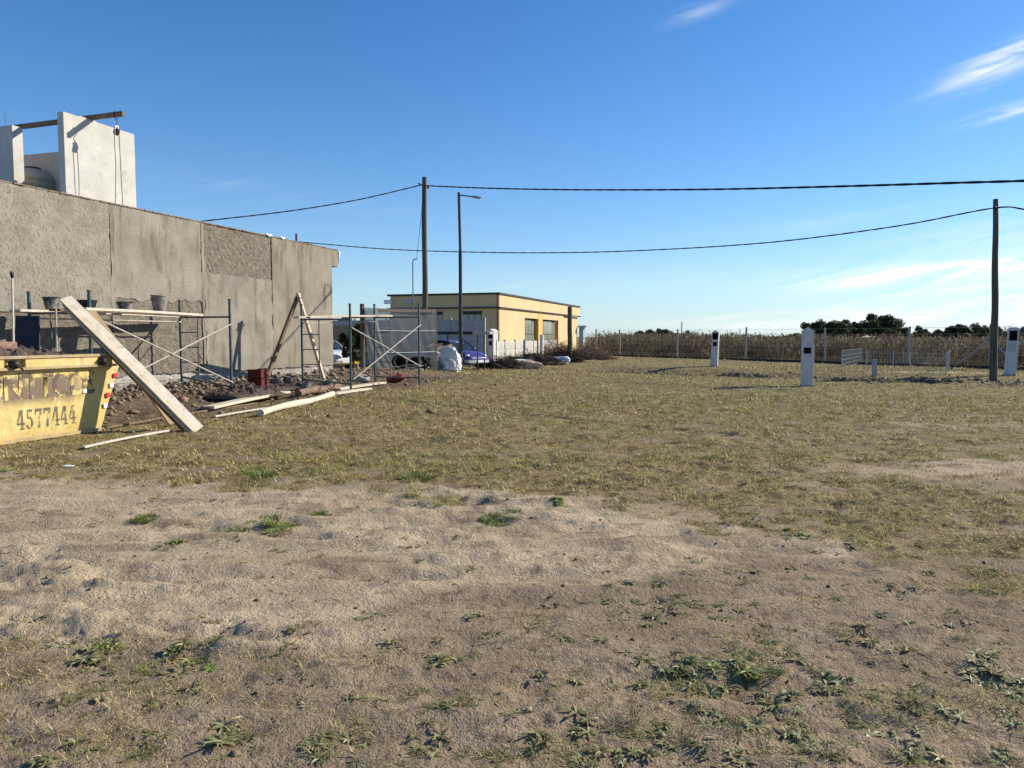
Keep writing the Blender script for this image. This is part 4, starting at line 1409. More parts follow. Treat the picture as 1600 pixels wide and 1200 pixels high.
# ================================================================== METER PILLARS
M_pillar = mat('white_pillar_paint', (.52, .52, .505), (.60, .60, .58), 3, .85, .3, 24, c3=(.36, .35, .32), s3=5, lo3=.56, hi3=.74, bdist=.008)
M_meter = mat('black_meter_glass', (.006, .006, .007), None, rough=.5, spec=.08)
M_meterbox = mat('grey_meter_box', (.36, .38, .41), (.42, .44, .46), 5, .5)
def pillar(label, base, h, w, d, face, kind, tilt=(0, 0)):
    """a white pillar for an electricity meter. face: direction it looks"""
    t = thing('meter_pillar', label, 'meter pillar', base)
    f = Vector(face).normalized()
    s_ = f.cross(Z).normalized() * -1
    Zt = Vector((tilt[0], tilt[1], 1)).normalized()
    def pt(a, b, z):
        return base + s_ * a + f * b + Zt * z
    hw, hd_ = w / 2, d / 2
    # holes are (z0, z1, half width): the front face is built round the recesses
    holes = {'gable': [(1.08 / 1.93 * h, 1.28 / 1.93 * h, .62)], 'double': [(.74 * h, .93 * h, .80), (.56 * h, .67 * h, .55)], 'round': [(.72 * h, .93 * h, .70)]}[kind]
    zs = [-.15]
    for z0, z1, _ in sorted(holes):
        zs += [z0, z1]
    body_top = h - (.16 if kind != 'round' else .12)
    zs.append(body_top)
    m = MB()
    # back, sides
    m.poly([pt(-hw, -hd_, -.15), pt(-hw, -hd_, body_top), pt(hw, -hd_, body_top), pt(hw, -hd_, -.15)])
    for sg in (-1, 1):
        q_ = [pt(sg * hw, hd_, -.15), pt(sg * hw, -hd_, -.15), pt(sg * hw, -hd_, body_top), pt(sg * hw, hd_, body_top)]
        m.poly(q_ if sg > 0 else q_[::-1])
    hl = {round(z0, 4): (z0, z1, k * hw) for z0, z1, k in holes}
    for k in range(len(zs) - 1):
        z0, z1 = zs[k], zs[k + 1]
        if round(z0, 4) in hl:
            _, _, hh = hl[round(z0, 4)]
            for sg in (-1, 1):
                q_ = [pt(sg * hh, hd_, z0), pt(sg * hw, hd_, z0), pt(sg * hw, hd_, z1), pt(sg * hh, hd_, z1)]
                m.poly(q_ if sg > 0 else q_[::-1])
            ins = .09
            m.poly([pt(-hh, hd_ - ins, z0), pt(hh, hd_ - ins, z0), pt(hh, hd_ - ins, z1), pt(-hh, hd_ - ins, z1)])
            m.poly([pt(-hh, hd_, z0), pt(hh, hd_, z0), pt(hh, hd_ - ins, z0), pt(-hh, hd_ - ins, z0)])
            m.poly([pt(-hh, hd_ - ins, z1), pt(hh, hd_ - ins, z1), pt(hh, hd_, z1), pt(-hh, hd_, z1)])
            m.poly([pt(-hh, hd_, z0), pt(-hh, hd_ - ins, z0), pt(-hh, hd_ - ins, z1), pt(-hh, hd_, z1)])
            m.poly([pt(hh, hd_ - ins, z0), pt(hh, hd_, z0), pt(hh, hd_, z1), pt(hh, hd_ - ins, z1)])
        else:
            m.poly([pt(-hw, hd_, z0), pt(hw, hd_, z0), pt(hw, hd_, z1), pt(-hw, hd_, z1)])
    m.build('body', M_pillar, t)
    cp = MB()
    ov = .025
    if kind == 'round':
        prof = [(-hw - ov, body_top), (hw + ov, body_top)] + [((hw + ov) * math.cos(a), body_top + .12 * math.sin(a) ** .8) for a in np.linspace(.1, math.pi - .1, 8)]
    else:
        prof = [(-hw - ov, body_top + .0), (hw + ov, body_top + .0), (hw + ov, body_top + .03), (0, h), (-hw - ov, body_top + .03)]
    cp.rings([[pt(a, -hd_ - ov, z) for a, z in prof], [pt(a, hd_ + ov, z) for a, z in prof]])
    cp.build('cap', M_pillar, t, bevel=.006)
    for z0, z1, k in holes:
        hh = k * hw
        MB().obox(pt(-hh + .003, hd_ - .085, z0 + .003), s_ * (2 * hh - .006), f * .02, Zt * (z1 - z0 - .006)).build('meter_window', M_meter, t)
        fr = MB()
        b_ = .018
        for (a0, a1, c0, c1_) in ((-hh - b_, hh + b_, z0 - b_, z0), (-hh - b_, hh + b_, z1, z1 + b_), (-hh - b_, -hh, z0 + .001, z1 - .001), (hh, hh + b_, z0 + .001, z1 - .001)):
            fr.obox(pt(a0, hd_ + .002, c0), s_ * (a1 - a0), f * .015, Zt * (c1_ - c0))
        fr.build('window_frame', M_pillar if kind != 'double' else M_meterbox, t)
    # conduit up the side with its clips, and a stained footing
    cs_ = hw + .018
    MB().tube([pt(cs_, -hd_ * .3, -.05), pt(cs_, -hd_ * .3, h * .70)], .014, 6).build('conduit', M_meterbox, t)
    for zc in (.3, .9):
        MB().obox(pt(hw + .001, -hd_ * .3 - .03, zc), s_ * .035, f * .06, Zt * .02).build('conduit_clip', M_rust, t)
    MB().obox(pt(-hw - .02, -hd_ - .02, -.12), s_ * (w + .04), f * (d + .04), Zt * .19).build('footing', M_conc, t, bevel=.01)
    if kind == 'round':
        MB().obox(pt(-hw * .62, hd_ + .002, .50 * h), s_ * (hw * 1.24), f * .03, Zt * (.17 * h)).build('meter_box', M_meterbox, t, bevel=.006)
    return t
camdir = lambda p: (Vector((CAM.x, CAM.y, 0)) - Vector((p.x, p.y, 0))).normalized()
pA = GT(1260, 604)
pillar('white gabled meter pillar standing alone in the grass, nearest one', pA, 1.93, .36, .30, -U + N * -.02, 'gable')
pB = GT(1116, 572.5)
pillar('white gabled meter pillar with two black windows and long shadow', pB, 1.98, .36, .42, -U - N * .05, 'double', (.03, 0))
pC = GT(1577, 587)
pillar('round topped white meter pillar at the right edge beside the pole', pC, 2.0, .40, .42, -U - N * .25, 'round', (.055, 0))
pD = on_ground(P(770, 571, 40.6))
pillar('white meter pillar between the violet car and the low wall', pD, 2.0, .38, .50, -U - N * .2, 'double')

# ================================================================== THE YELLOW BUILDING
M_ypaint = mat('ochre_wall_paint', (.60, .415, .215), (.66, .47, .255), .5, .85, .15, 14, c3=(.50, .34, .17), s3=1.1, lo3=.58, hi3=.72, stretch3=(3, 3, .25), bdist=.01)
M_trim = mat('dark_slate_trim', (.030, .028, .032), (.045, .04, .045), 3, .6)
M_glass = mat('dark_window_glass', (.02, .028, .032), None, rough=.08, spec=.6)
M_glassl = mat('pale_window_glass', (.24, .25, .20), None, rough=.08, spec=.6)
M_base = mat('brown_base_paint', (.16, .10, .065), (.20, .13, .085), 3, .85)
YC = V(-1.01, 62.0, 0)                         # near corner
YB = thing('yellow_building', 'long ochre building with dark trim lines and flat roof', 'building', YC)
def yb(t, b, z):
    """t metres along the sunny side, b metres along the shaded front (to the left)"""
    return YC + U * t - N * b + Z * z
YT, YL = 5.22, 3.94
MB().obox(yb(.0, .85, -.2), U * 29, -N * 9.0, Z * (YT - .1)).build('wall_core', M_ypaint, YB)
# front (shaded) wall in pieces round its two windows
def wall_piece(t0, t1, b0_, b1_, z0, z1, nm='wall', mt=None, th=.24):
    if t0 == t1:
        return MB().obox(yb(t0, b0_, z0), U * th, -N * (b1_ - b0_), Z * (z1 - z0)).build(nm, mt or M_ypaint, YB)
    return MB().obox(yb(t0, b0_, z0), U * (t1 - t0), -N * th, Z * (z1 - z0)).build(nm, mt or M_ypaint, YB)
FR = -.245
wall_piece(FR, FR, .0, 9.95, YL + .12, YT - .14)
wins = [(1.5, 3.4, 2.85, 3.62), (5.05, 6.1, 2.85, 3.62)]
wall_piece(FR, FR, .0, 1.5, -.2, YL)
wall_piece(FR, FR, 3.4, 5.05, -.2, YL)
wall_piece(FR, FR, 6.1, 9.95, -.2, YL)
for b0_, b1_, z0, z1 in wins:
    wall_piece(FR, FR, b0_, b1_, -.2, z0)
    wall_piece(FR, FR, b0_, b1_, z1, YL)
    w_ = MB().obox(yb(FR + .12, b0_ + .002, z0 + .002), U * .05, -N * (b1_ - b0_ - .004), Z * (z1 - z0 - .004)).build('window', M_trim, YB)
    n_ = 3 if b1_ - b0_ > 1.5 else 2
    pw = (b1_ - b0_ - .24) / n_
    for k in range(n_):
        MB().obox(yb(FR + .10, b0_ + .10 + k * (pw + .02), z0 + .08), U * .015, -N * (pw - .04), Z * (z1 - z0 - .26)).build('pane', M_glassl, w_)
    MB().obox(yb(FR - .05, b0_ - .08, z0 - .10), U * .045, -N * (b1_ - b0_ + .16), Z * .10).build('window_surround', M_trim, w_)
    MB().obox(yb(FR - .05, b0_ - .08, z1), U * .045, -N * (b1_ - b0_ + .16), Z * .10).build('window_surround', M_trim, w_)
# sunny side
wall_piece(FR, 29.3, .0, 0, YL + .12, YT - .14)
wall_piece(FR, 7.0, 0, 0, .95, YL)
wall_piece(FR, 7.0, .02, 0, -.2, .94, 'base_course', M_base)
MB().obox(yb(7.2, .6, -.2), U * 12.0, -N * .2, Z * 4.1).build('recessed_wall', M_ypaint, YB)
for t0, t1, mt_ in ((7.2, 11.5, M_glassl), (13.2, 19.0, M_glassl)):
    w_ = MB().obox(yb(t0, .38, .1), U * (t1 - t0), -N * .06, Z * 3.2).build('shop_window', M_trim, YB)
    n_ = 4
    pw = (t1 - t0 - .2) / n_
    for k in range(n_):
        for zz_, hh_ in ((.2, 1.6), (1.88, 1.3)):
            MB().obox(yb(t0 + .1 + k * pw + .03, .355, zz_), U * (pw - .06), -N * .02, Z * hh_).build('pane', mt_, w_)
MB().obox(yb(11.5, -.02, -.2), U * 1.5, -N * .55, Z * 4.1).build('pilaster', mat('orange_pilaster_paint', (.62, .36, .10), (.68, .42, .13), 2, .85), YB)
MB().obox(yb(19.2, -.02, -.2), U * 2.2, -N * .3, Z * 4.1).build('pilaster', M_ypaint, YB)
MB().obox(yb(21.6, .2, -.2), U * 7.4, -N * .2, Z * 4.1).build('recessed_wall', M_ypaint, YB)
MB().obox(yb(7.0, .0, 3.32), U * 12.3, -N * .24, Z * (YL - 3.32)).build('wall', M_ypaint, YB)
# trim lines
for z0, h_, o_ in ((YT - .14, .16, .10), (YL, .12, .16)):
    MB().obox(yb(FR - o_, -o_, z0), U * (29.7 + o_), -N * .22, Z * h_).build('trim', M_trim, YB)
    MB().obox(yb(FR - o_, -o_ + .223, z0), U * .3, -N * (10.0 + o_), Z * h_).build('trim', M_trim, YB)
MB().obox(yb(0, .2, YT - .12), U * 29, -N * 9.6, Z * .06).build('roof', M_conc, YB)
MB().obox(yb(28.9, -.9, 2.7), U * 1.2, N * -1.0, Z * .22).build('balcony_slab', mat('blue_grey_paint', (.30, .38, .42), None), YB)
MB().obox(yb(29.2, -.5, .4), U * 1.0, N * -.5, Z * 2.4).build('annex_wall', mat('blue_grey_annex', (.25, .36, .42), None), YB)
ac = MB().obox(yb(FR - .25, 9.75, 4.42), U * .24, -N * .7, Z * .35).build('air_conditioner', M_white_plastic, YB, bevel=.02)
MB().obox(yb(FR - .12, 7.9, 4.45), U * .11, -N * .55, Z * .26).build('wall_box', mat('grey_wall_box', (.45, .46, .48), None), YB, bevel=.01)

# ================================================================== PRECAST CONCRETE FENCES
M_precast = mat('precast_concrete', (.34, .335, .33), (.42, .41, .40), 2, .92, .35, 24, c3=(.27, .265, .26), s3=5, bdist=.01)
M_precastw = mat('whitewashed_precast', (.44, .41, .355), (.52, .49, .43), 1.5, .92, .35, 24, c3=(.35, .32, .275), s3=4, bdist=.01)
def precast(label, start, d, n_pan, pitch, rows, rh, mt, pw=.12, post_h=None):
    t = thing('concrete_fence', label, 'fence', on_ground(start))
    z0 = H(start.x, start.y) - .05
    side_ = d.cross(Z).normalized()
    slab_me = {}
    for k in range(n_pan + 1):
        c = start + d * pitch * k
        MB().cbox(V(c.x, c.y, z0 + (rows * rh + .08) / 2 - .1), pw, pw, rows * rh + .28, d, side_).build('post', mt, t, bevel=.008)
        if k == n_pan:
            break
        for r_ in range(rows):
            c2_ = c + d * pitch / 2
            key = 'p'
            if key not in slab_me:
                mb = MB()
                L_ = pitch - pw - .006
                prof = [(-.02, 0), (.02, 0), (.026, .02), (.026, rh - .03), (.02, rh - .012), (-.02, rh - .012), (-.026, rh - .03), (-.026, .02)]
                mb.rings([[d * -L_ / 2 + side_ * a + Z * z for a, z in prof], [d * L_ / 2 + side_ * a + Z * z for a, z in prof]])
                me_ = mb.mesh('plank', V(0, 0, 0))
                me_.materials.append(mt)
                slab_me[key] = me_
            o = bpy.data.objects.new('plank', slab_me[key])
            COL.objects.link(o)
            o.parent = t
            o.location = V(c2_.x, c2_.y, z0 + r_ * rh) + side_ * random.uniform(-.006, .006) - t.location
    return t
f0 = P(757, 570, 40.0)
f0 = V(f0.x, f0.y, 0)
precast('tall grey precast plank fence behind the violet car', f0, -N, 7, 1.95, 6, .43, M_precast)
precast('low pale precast wall in front of the yellow building', f0 + N * .3 + U * .6, U, 7, 1.9, 3, .46, M_precastw)
wp_ = f0 + N * .55 + U * 9.3
fp = MB().cbox(V(wp_.x, wp_.y, .85), .2, .2, 1.75, U).build('gate_post', M_pillar, None, bevel=.01, origin=V(wp_.x, wp_.y, 0))
tag(fp, 'short white gate post at the end of the low pale wall', 'post')

# ================================================================== CLUTTER BEYOND THE HOUSE CORNER
def cloth_material():
    m = bpy.data.materials.new('grey_shade_cloth')
    m.use_nodes = True
    t = m.node_tree
    b = t.nodes['Principled BSDF']
    b.inputs['Base Color'].default_value = (.20, .20, .19, 1)
    b.inputs['Roughness'].default_value = .9
    n = t.nodes.new('ShaderNodeTexNoise')
    n.inputs['Scale'].default_value = 3.0
    tc = t.nodes.new('ShaderNodeTexCoord')
    mp = t.nodes.new('ShaderNodeMapping')
    mp.inputs['Scale'].default_value = (1, 1, 5)
    t.links.new(tc.outputs['Object'], mp.inputs[0])
    t.links.new(mp.outputs[0], n.inputs['Vector'])
    x = t.nodes.new('ShaderNodeMix')
    x.data_type = 'RGBA'
    x.inputs[6].default_value = (.16, .16, .15, 1)
    x.inputs[7].default_value = (.26, .255, .24, 1)
    t.links.new(n.outputs['Fac'], x.inputs[0])
    t.links.new(x.outputs[2], b.inputs['Base Color'])
    tl_ = t.nodes.new('ShaderNodeBsdfTranslucent')
    tl_.inputs['Color'].default_value = (.34, .335, .31, 1)
    tp = t.nodes.new('ShaderNodeBsdfTransparent')
    m1, m2 = t.nodes.new('ShaderNodeMixShader'), t.nodes.new('ShaderNodeMixShader')
    m1.inputs[0].default_value = .5
    m2.inputs[0].default_value = .24
    t.links.new(b.outputs[0], m1.inputs[1])
    t.links.new(tl_.outputs[0], m1.inputs[2])
    t.links.new(m1.outputs[0], m2.inputs[1])
    t.links.new(tp.outputs[0], m2.inputs[2])
    t.links.new(m2.outputs[0], t.nodes['Material Output'].inputs['Surface'])
    return m
M_cloth = cloth_material()
def sheet(name, fn, nu, nv, mt, parent):
    mb = MB()
    for i in range(nu + 1):
        for j in range(nv + 1):
            mb.v.append(fn(i / nu, j / nv))
    for i in range(nu):
        for j in range(nv):
            k = i * (nv + 1) + j
            mb.f.append((k, k + nv + 1, k + nv + 2, k + 1))
    return mb.build(name, mt, parent, smooth=True)
SLp, SRp = P(585, 500, 30.6), P(681, 500, 32.4)
scr = thing('shade_cloth_screen', 'grey shade cloth screen stretched between posts behind the corner scaffold', 'screen', on_ground(V(SLp.x, SLp.y, 0)))
def scr_fn(u, v):
    x, y = SLp.x + (SRp.x - SLp.x) * u, SLp.y + (SRp.y - SLp.y) * u
    zb = float(Hn(np.array([x]), np.array([y]), False)[0]) - .02
    zt = 2.78 - .10 * u + .05 * math.sin(u * 3.1) * -1
    w = .05 * float(pn(u * 4, v * 2, 3)) + .03 * float(pn(u * 9 + v * 2, v * 3, 4))
    return V(x + .10 * (1 - v) * math.sin(u * 3), y - w - .12 * math.sin(math.pi * v), zb + (zt - zb) * v)
sheet('cloth', scr_fn, 40, 20, M_cloth, scr)
MB().obox(V(SLp.x, SLp.y - .09, 2.60), SRp - SLp, V(0, .012, 0), Z * .14).build('hem', mat('brown_hem_cloth', (.17, .145, .12), (.22, .19, .16), 3, .9), scr)
def curl_fn(u, v):
    # the loose end: falls forward and curls at its foot
    a = P(566, 500, 29.6)
    z = 2.75 * (1 - v)
    k = v * v
    return V(a.x + .55 * u * (1 - .4 * v) + 1.25 * k * (.45 + .55 * u) + .05 * math.sin(u * 14 + v * 3), a.y + .25 * u - .9 * k * (1 - u * .5) + .08 * math.sin(u * 17), max(z, .33 + .1 * u))
sheet('loose_cloth', curl_fn, 20, 26, M_cloth, scr)
for px, Y, r_, zt in ((566, 29.7, .09, 2.9), (681, 32.6, .05, 2.75), (626, 31.5, .04, 2.7)):
    p = on_ground(P(px, 500, Y), -.1)
    MB().tube([p, V(p.x, p.y, zt)], r_, 9).build('post', M_pole, scr)
for z in (.95, 1.85):
    MB().tube([V(SLp.x, SLp.y - .16, z), V((SLp.x + SRp.x) / 2, (SLp.y + SRp.y) / 2 - .17, z - .02), V(SRp.x, SRp.y - .16, z)], .011, 5).build('tension_rope', M_white_plastic, scr)
p = on_ground(P(553, 500, 29.4))
o = MB().bar(V(p.x - .18, p.y, 2.35), V(p.x + .3, p.y + .1, 2.36), .05, .07).build('red_crossbar', mat('maroon_steel', (.14, .03, .03), None, rough=.6), scr)

# cars
def superring(x, zl, zh, hw, n=18, e=.5):
    out = []
    for k in range(n):
        a = 2 * math.pi * k / n
        c, s_ = math.cos(a), math.sin(a)
        out.append(V(x, math.copysign(abs(c) ** e, c) * hw, (zl + zh) / 2 + math.copysign(abs(s_) ** e, s_) * (zh - zl) / 2))
    return out
def carpaint(name, c):
    m = mat(name, c, None, rough=.28, spec=.5)
    b = m.node_tree.nodes['Principled BSDF']
    b.inputs['Coat Weight'].default_value = .6
    b.inputs['Coat Roughness'].default_value = .12
    return m
def car(label, front, head, paint, stripe=None):
    """a small rounded hatchback; front: ground point under the front bumper, head: direction it points"""
    head = Vector(head).normalized()
    left = Z.cross(head)
    base = front - head * 1.8
    t = thing('parked_car', label, 'car', base)
    def X(p):
        return base + head * (p.x - 1.8) + left * p.y + Z * p.z
    def part(nm, rings, mt, par=t, sm='auto'):
        m_ = MB().rings([[X(p) for p in r_] for r_ in rings])
        return m_.build(nm, mt, par, smooth=sm)
    body = part('body', [superring(*a) for a in ((.0, .38, .72, .55), (.06, .30, .84, .70), (.35, .24, .92, .78), (.9, .22, .94, .81), (1.7, .21, .95, .81), (2.35, .21, .96, .81), (2.75, .22, .93, .80), (3.05, .23, .88, .78), (3.3, .25, .80, .74), (3.48, .29, .70, .68), (3.57, .34, .62, .58), (3.6, .40, .56, .46))], paint)
    gl = part('windows', [superring(x, .80, z, w, 18, .62) for x, z, w in ((.10, .93, .66), (.25, 1.18, .65), (.5, 1.34, .63), (1.0, 1.395, .61), (1.6, 1.40, .60), (2.0, 1.35, .60), (2.2, 1.24, .62), (2.55, 1.02, .65), (2.72, .90, .67))], M_glass)
    part('roof', [superring(x, z - .07, z, w, 18, .6) for x, z, w in ((.33, 1.27, .52), (.5, 1.365, .59), (1.0, 1.42, .61), (1.6, 1.425, .60), (1.95, 1.375, .57), (2.05, 1.34, .53))], paint)
    for sg in (-1, 1):
        MB().tube([X(V(2.72, sg * .64, .92)), X(V(2.3, sg * .61, 1.20)), X(V(1.98, sg * .57, 1.37))], .035, 6).build('windscreen_pillar', paint, t)
        MB().bar(X(V(1.15, sg * .665, .90)), X(V(1.12, sg * .60, 1.38)), .09, .03, head).build('door_pillar', paint, t)
        MB().tube([X(V(.25, sg * .66, .92)), X(V(.42, sg * .62, 1.30))], .07, 6).build('rear_pillar', paint, t)
        MB().blob(X(V(2.35, sg * .90, .98)), .07, .09, .06, 3, .05, 10, 6).build('mirror', paint, t, smooth=True)
        hl_ = MB().blob(X(V(3.34, sg * .56, .66)), .15, .14, .095, 5, .03, 14, 8).build('headlight', mat('headlight_glass', (.62, .62, .58), None, rough=.12, spec=.6), t, smooth=True)
        MB().blob(X(V(3.50, sg * .60, .44)), .05, .09, .05, 6, .03, 10, 6).build('indicator', mat('amber_glass', (.6, .25, .03), None, rough=.2), t, smooth=True)
        for wx in (.62, 2.88):
            c = X(V(wx, sg * .74, .28))
            w_ = MB().lathe([(.16, -.085), (.26, -.085), (.285, -.05), (.285, .05), (.26, .085), (.16, .085)], c, 22, left * sg).build('wheel', mat('tyre_rubber', (.018, .018, .018), None, rough=.85), t, smooth='auto')
            MB().lathe([(.02, 0), (.17, .0), (.165, .025), (.06, .035), (.02, .03)], c + left * sg * .062, 18, left * sg).build('rim', mat('wheel_rim_metal', (.35, .35, .36), None, rough=.4, metal=.7), w_)
            MB().lathe([(.02, 0), (.335, 0), (.335, .012), (.02, .012)], X(V(wx, sg * .785, .30)), 22, left * sg).build('wheel_arch', M_black, t)
    part('bumper', [[V(x, y * w, z) for y, z in ((-.78, .34), (.78, .34), (.78, .47), (-.78, .47))] for x, w in ((3.40, 1.0), (3.58, .86), (3.64, .62))], mat('silver_bumper', (.42, .42, .43), None, rough=.5))
    MB().cbox(X(V(3.56, 0, .57)), .06, .62, .08, head, left).build('grille', M_black, t, bevel=.01)
    MB().cbox(X(V(3.655, 0, .41)), .012, .42, .11, head, left).build('number_plate', mat('plate_white', (.7, .7, .7), None), t)
    if stripe:
        MB().cbox(X(V(3.66, .45, .36)), .02, .5, .10, head, left).build('yellow_plate', stripe, t)
    return t
M_violet = carpaint('violet_car_paint', (.058, .036, .19))
M_whitecar = carpaint('white_car_paint', (.70, .71, .74))
fr = on_ground(P(749, 577, 35.4))
car('violet rounded hatchback half hidden behind white bags and lamp post', V(fr.x, fr.y, fr.z), (.74, -.67, 0), M_violet)
fr = on_ground(P(540, 577, 33.5))
car('white car showing past the house corner', V(fr.x, fr.y, fr.z), (.75, -.66, 0), M_whitecar, mat('yellow_plate_paint', (.62, .38, .02), None, rough=.5))

# flat metal rack over the car's bonnet
rk0 = on_ground(P(747, 577, 34.6))
rack = thing('metal_rack', 'flat dark steel rack on thin legs above the violet bonnet', 'rack', rk0)
tl0, tr0 = P(678, 520, 35.6), P(763, 524, 34.4)
zt_ = 1.70
MB().obox(V(tl0.x, tl0.y, zt_), V(tr0.x - tl0.x - .75, (tr0.y - tl0.y) * .7, 0), V(.25, 1.1, 0), Z * .14).build('deck', mat('black_steel_sheet', (.02, .02, .022), None, rough=.5), rack)
MB().obox(V(tr0.x - .72, tr0.y - .0, zt_ + .01), V(.78, .12, 0), V(.2, .9, 0), Z * .12).build('deck_end', M_conc, rack)
for px in (746.5, 757):
    q_ = on_ground(P(px, 577, 34.5 + (px - 746) * .05))
    MB().tube([q_, V(q_.x, q_.y, zt_)], .028, 7).build('leg', M_lampsteel, rack)
q_ = on_ground(P(700, 577, 35.8))
MB().tube([q_, V(q_.x, q_.y, zt_)], .028, 7).build('leg', M_lampsteel, rack)

# bags, tyres, brush
M_bag = mat('white_woven_bag', (.66, .64, .60), (.74, .72, .69), 4, .75, .5, 20, c3=(.40, .37, .33), s3=7, lo3=.60, hi3=.72, bdist=.03)
M_greybag = mat('grey_woven_bag', (.20, .18, .17), (.27, .25, .24), 4, .8, .5, 20, bdist=.03)
M_card = mat('tan_cardboard', (.46, .33, .225), (.52, .39, .28), 4, .85)
def gp(px, Y):
    return on_ground(P(px, 570, Y))
crumple('rubble_bag', 'large white rubble bag standing in front of the violet car', 'bag', gp(695, 33.6), .62, .5, .50, M_bag, 201)
crumple('rubble_bag', 'second white bag lying behind the large rubble bag', 'bag', gp(676, 34.6), .55, .5, .42, M_bag, 205)
crumple('rubble_bag', 'small white bag slumped at the foot of the lamp post', 'bag', gp(706, 33.2), .34, .3, .30, M_bag, 207)
crumple('grey_bag', 'grey sagging bag left of the white rubble bags', 'bag', gp(669, 33.2), .48, .45, .34, M_greybag, 211)
def box_flaps(label, c, w, d, h, ang, tilt):
    t = thing('cardboard_box', label, 'box', c)
    ax = V(math.cos(ang), math.sin(ang), tilt).normalized()
    ay = Z.cross(ax).normalized()
    az = ax.cross(ay)
    for sg in (-1, 1):
        MB().obox(c + ax * (sg * w / 2) - ay * d / 2, ax * .012, ay * d, az * h).build('side', M_card, t)
        MB().obox(c + ay * (sg * d / 2) - ax * (w / 2 - .014), ax * (w - .028), ay * .012, az * h).build('side', M_card, t)
        MB().obox(c + ay * (sg * (d / 2 + .002)) - ax * w / 2 + az * h, ax * w, (ay * sg * .9 + az * .4).normalized() * d * .45, (ay * sg * -.4 + az * .9) * .01).build('flap', M_card, t)
    MB().obox(c - ax * w / 2 - ay * d / 2 - az * .013, ax * w, ay * d, az * .012).build('bottom', M_card, t)
    return t
g0 = gp(681, 33.6)
box_flaps('open cardboard box tipped on top of the bags', g0 + V(0, 0, .82), .55, .45, .3, .5, .25)
g0 = gp(693, 34.2)
box_flaps('flattened pale cardboard box on top of the rubble bag', g0 + V(0, 0, .95), .5, .5, .16, 1.2, -.2)
def tyre(label, c, ax):
    c = Vector(c)
    t_ = MB().lathe([(.18, -.09), (.28, -.10), (.315, -.06), (.32, 0), (.315, .06), (.28, .10), (.18, .09), (.20, 0), (.18, -.09)], c, 24, ax).build('old_tyre', mat('old_tyre_rubber', (.012, .012, .012), (.03, .028, .026), 5, .85), None, smooth=True, origin=c)
    tag(t_, label, 'tyre')
g0 = gp(624, 30.3)
tyre('black tyre leaning against the grey screen', g0 + Z * .30, (.25, -.9, .25))
g0 = gp(648, 31.2)
tyre('second black tyre lying by the grey screen near the bags', g0 + Z * .26, (-.3, -.75, .5))
g0 = gp(657, 32.0)
crumple('black_sack', 'black plastic sack between the tyres and the bags', 'sack', g0, .42, .4, .28, M_black, 221)
# coil of hose before the screen
g0 = gp(640, 30.0)
o = MB().tube([g0 + V(.5 * math.cos(a) * (1 + .15 * math.sin(3 * a)), .3 * math.sin(a), .02 + .012 * a + .12 * max(0, math.sin(a * .7))) for a in np.linspace(0, 14, 60)], .014, 5).build('hose_coil', M_galv, None, smooth=True, origin=g0)
tag(o, 'loose coil of pale hose on the ground before the screen', 'hose')
M_twig = leafmat('dry_twigs', .1, .8, (.085, .060, .042), .1, .5)
M_twig2 = leafmat('pale_dry_twigs', .1, .8, (.30, .21, .15), .1, .5)
def brush(label, c, rx, ry, h, n, mt, seed, core=None, core_h=None):
    g_ = np.random.default_rng(seed)
    t = thing('brush_pile', label, 'brush pile', c)
    MB().blob(c + Z * h * .05, rx * .85, ry * .85, h * (.38 if core_h is None else core_h), seed, .7, 22, 12).build('soil_core', core or M_soil, t, smooth=True)
    vs, fs = [], []
    m_ = MB()
    for k in range(n * 2):
        a, r_ = g_.uniform(0, 6.28), g_.uniform(0, 1) ** .5
        p = c + V(math.cos(a) * rx * r_, math.sin(a) * ry * r_, h * (1 - r_ ** 2) * g_.uniform(.0, 1) * (.6 + .6 * abs(float(pn(a * 1.1, r_ * 2, seed)))))
        d_ = V(g_.normal(), g_.normal(), g_.normal(.25, .5)).normalized()
        L_ = g_.uniform(.15, .6)
        s_ = d_.orthogonal().normalized() * g_.uniform(.006, .016)
        m_.poly([p - s_, p + s_, p + d_ * L_ + s_ * .4, p + d_ * L_ - s_ * .4])
        s2 = d_.cross(s_)
        m_.poly([p - s2, p + s2, p + d_ * L_ + s2 * .4, p + d_ * L_ - s2 * .4])
    m_.build('twigs', mt, t, kind='stuff')
    return t
brush('dark brush heap beside the violet car and pillar', gp(785, 37.5), 1.1, .9, .85, 500, M_twig, 301)
brush('dark brush heap in front of the low pale wall', gp(836, 42.5), 1.7, 1.1, 1.0, 700, M_twig, 302)
brush('tall reddish dry brush before the shop windows', gp(868, 50.0), 1.5, 1.2, 1.9, 900, M_twig2, 303, None, .12)
brush('pale dry reeds right of the dark wooden post', gp(915, 52.0), 2.0, 1.2, 1.5, 1100, M_twig2, 304, None, .1)
brush('dark thicket left of the wooden post', gp(880, 47.0), 1.2, .9, 1.4, 900, M_twig, 305, None, .25)
crumple('sand_sack', 'long pale sack lying between the two brush heaps', 'sack', gp(806, 38.5), .9, .35, .22, M_bag, 231)
crumple('sand_sack', 'tan sack spilling earth before the brush heap', 'sack', gp(822, 37.8), .75, .3, .20, M_card, 232)
crumple('blue_sack', 'pale blue plastic sack at the foot of the wooden post', 'sack', gp(873, 44.0), .55, .35, .22, mat('pale_blue_plastic', (.42, .55, .66), (.55, .62, .68), 5, .5), 233)
# block wall and shrub glimpsed between the corner and the screen
q_ = on_ground(P(520, 560, 38))
o = MB().obox(V(q_.x - 1.0, q_.y, 0), V(2.2, .3, 0), V(0, .2, 0), Z * 2.15).build('block_wall', mat('brown_block_wall', (.22, .17, .125), (.28, .22, .165), 6, .95, .5, 20), None, origin=q_)
tag(o, 'brown block wall seen behind the white car', 'wall')

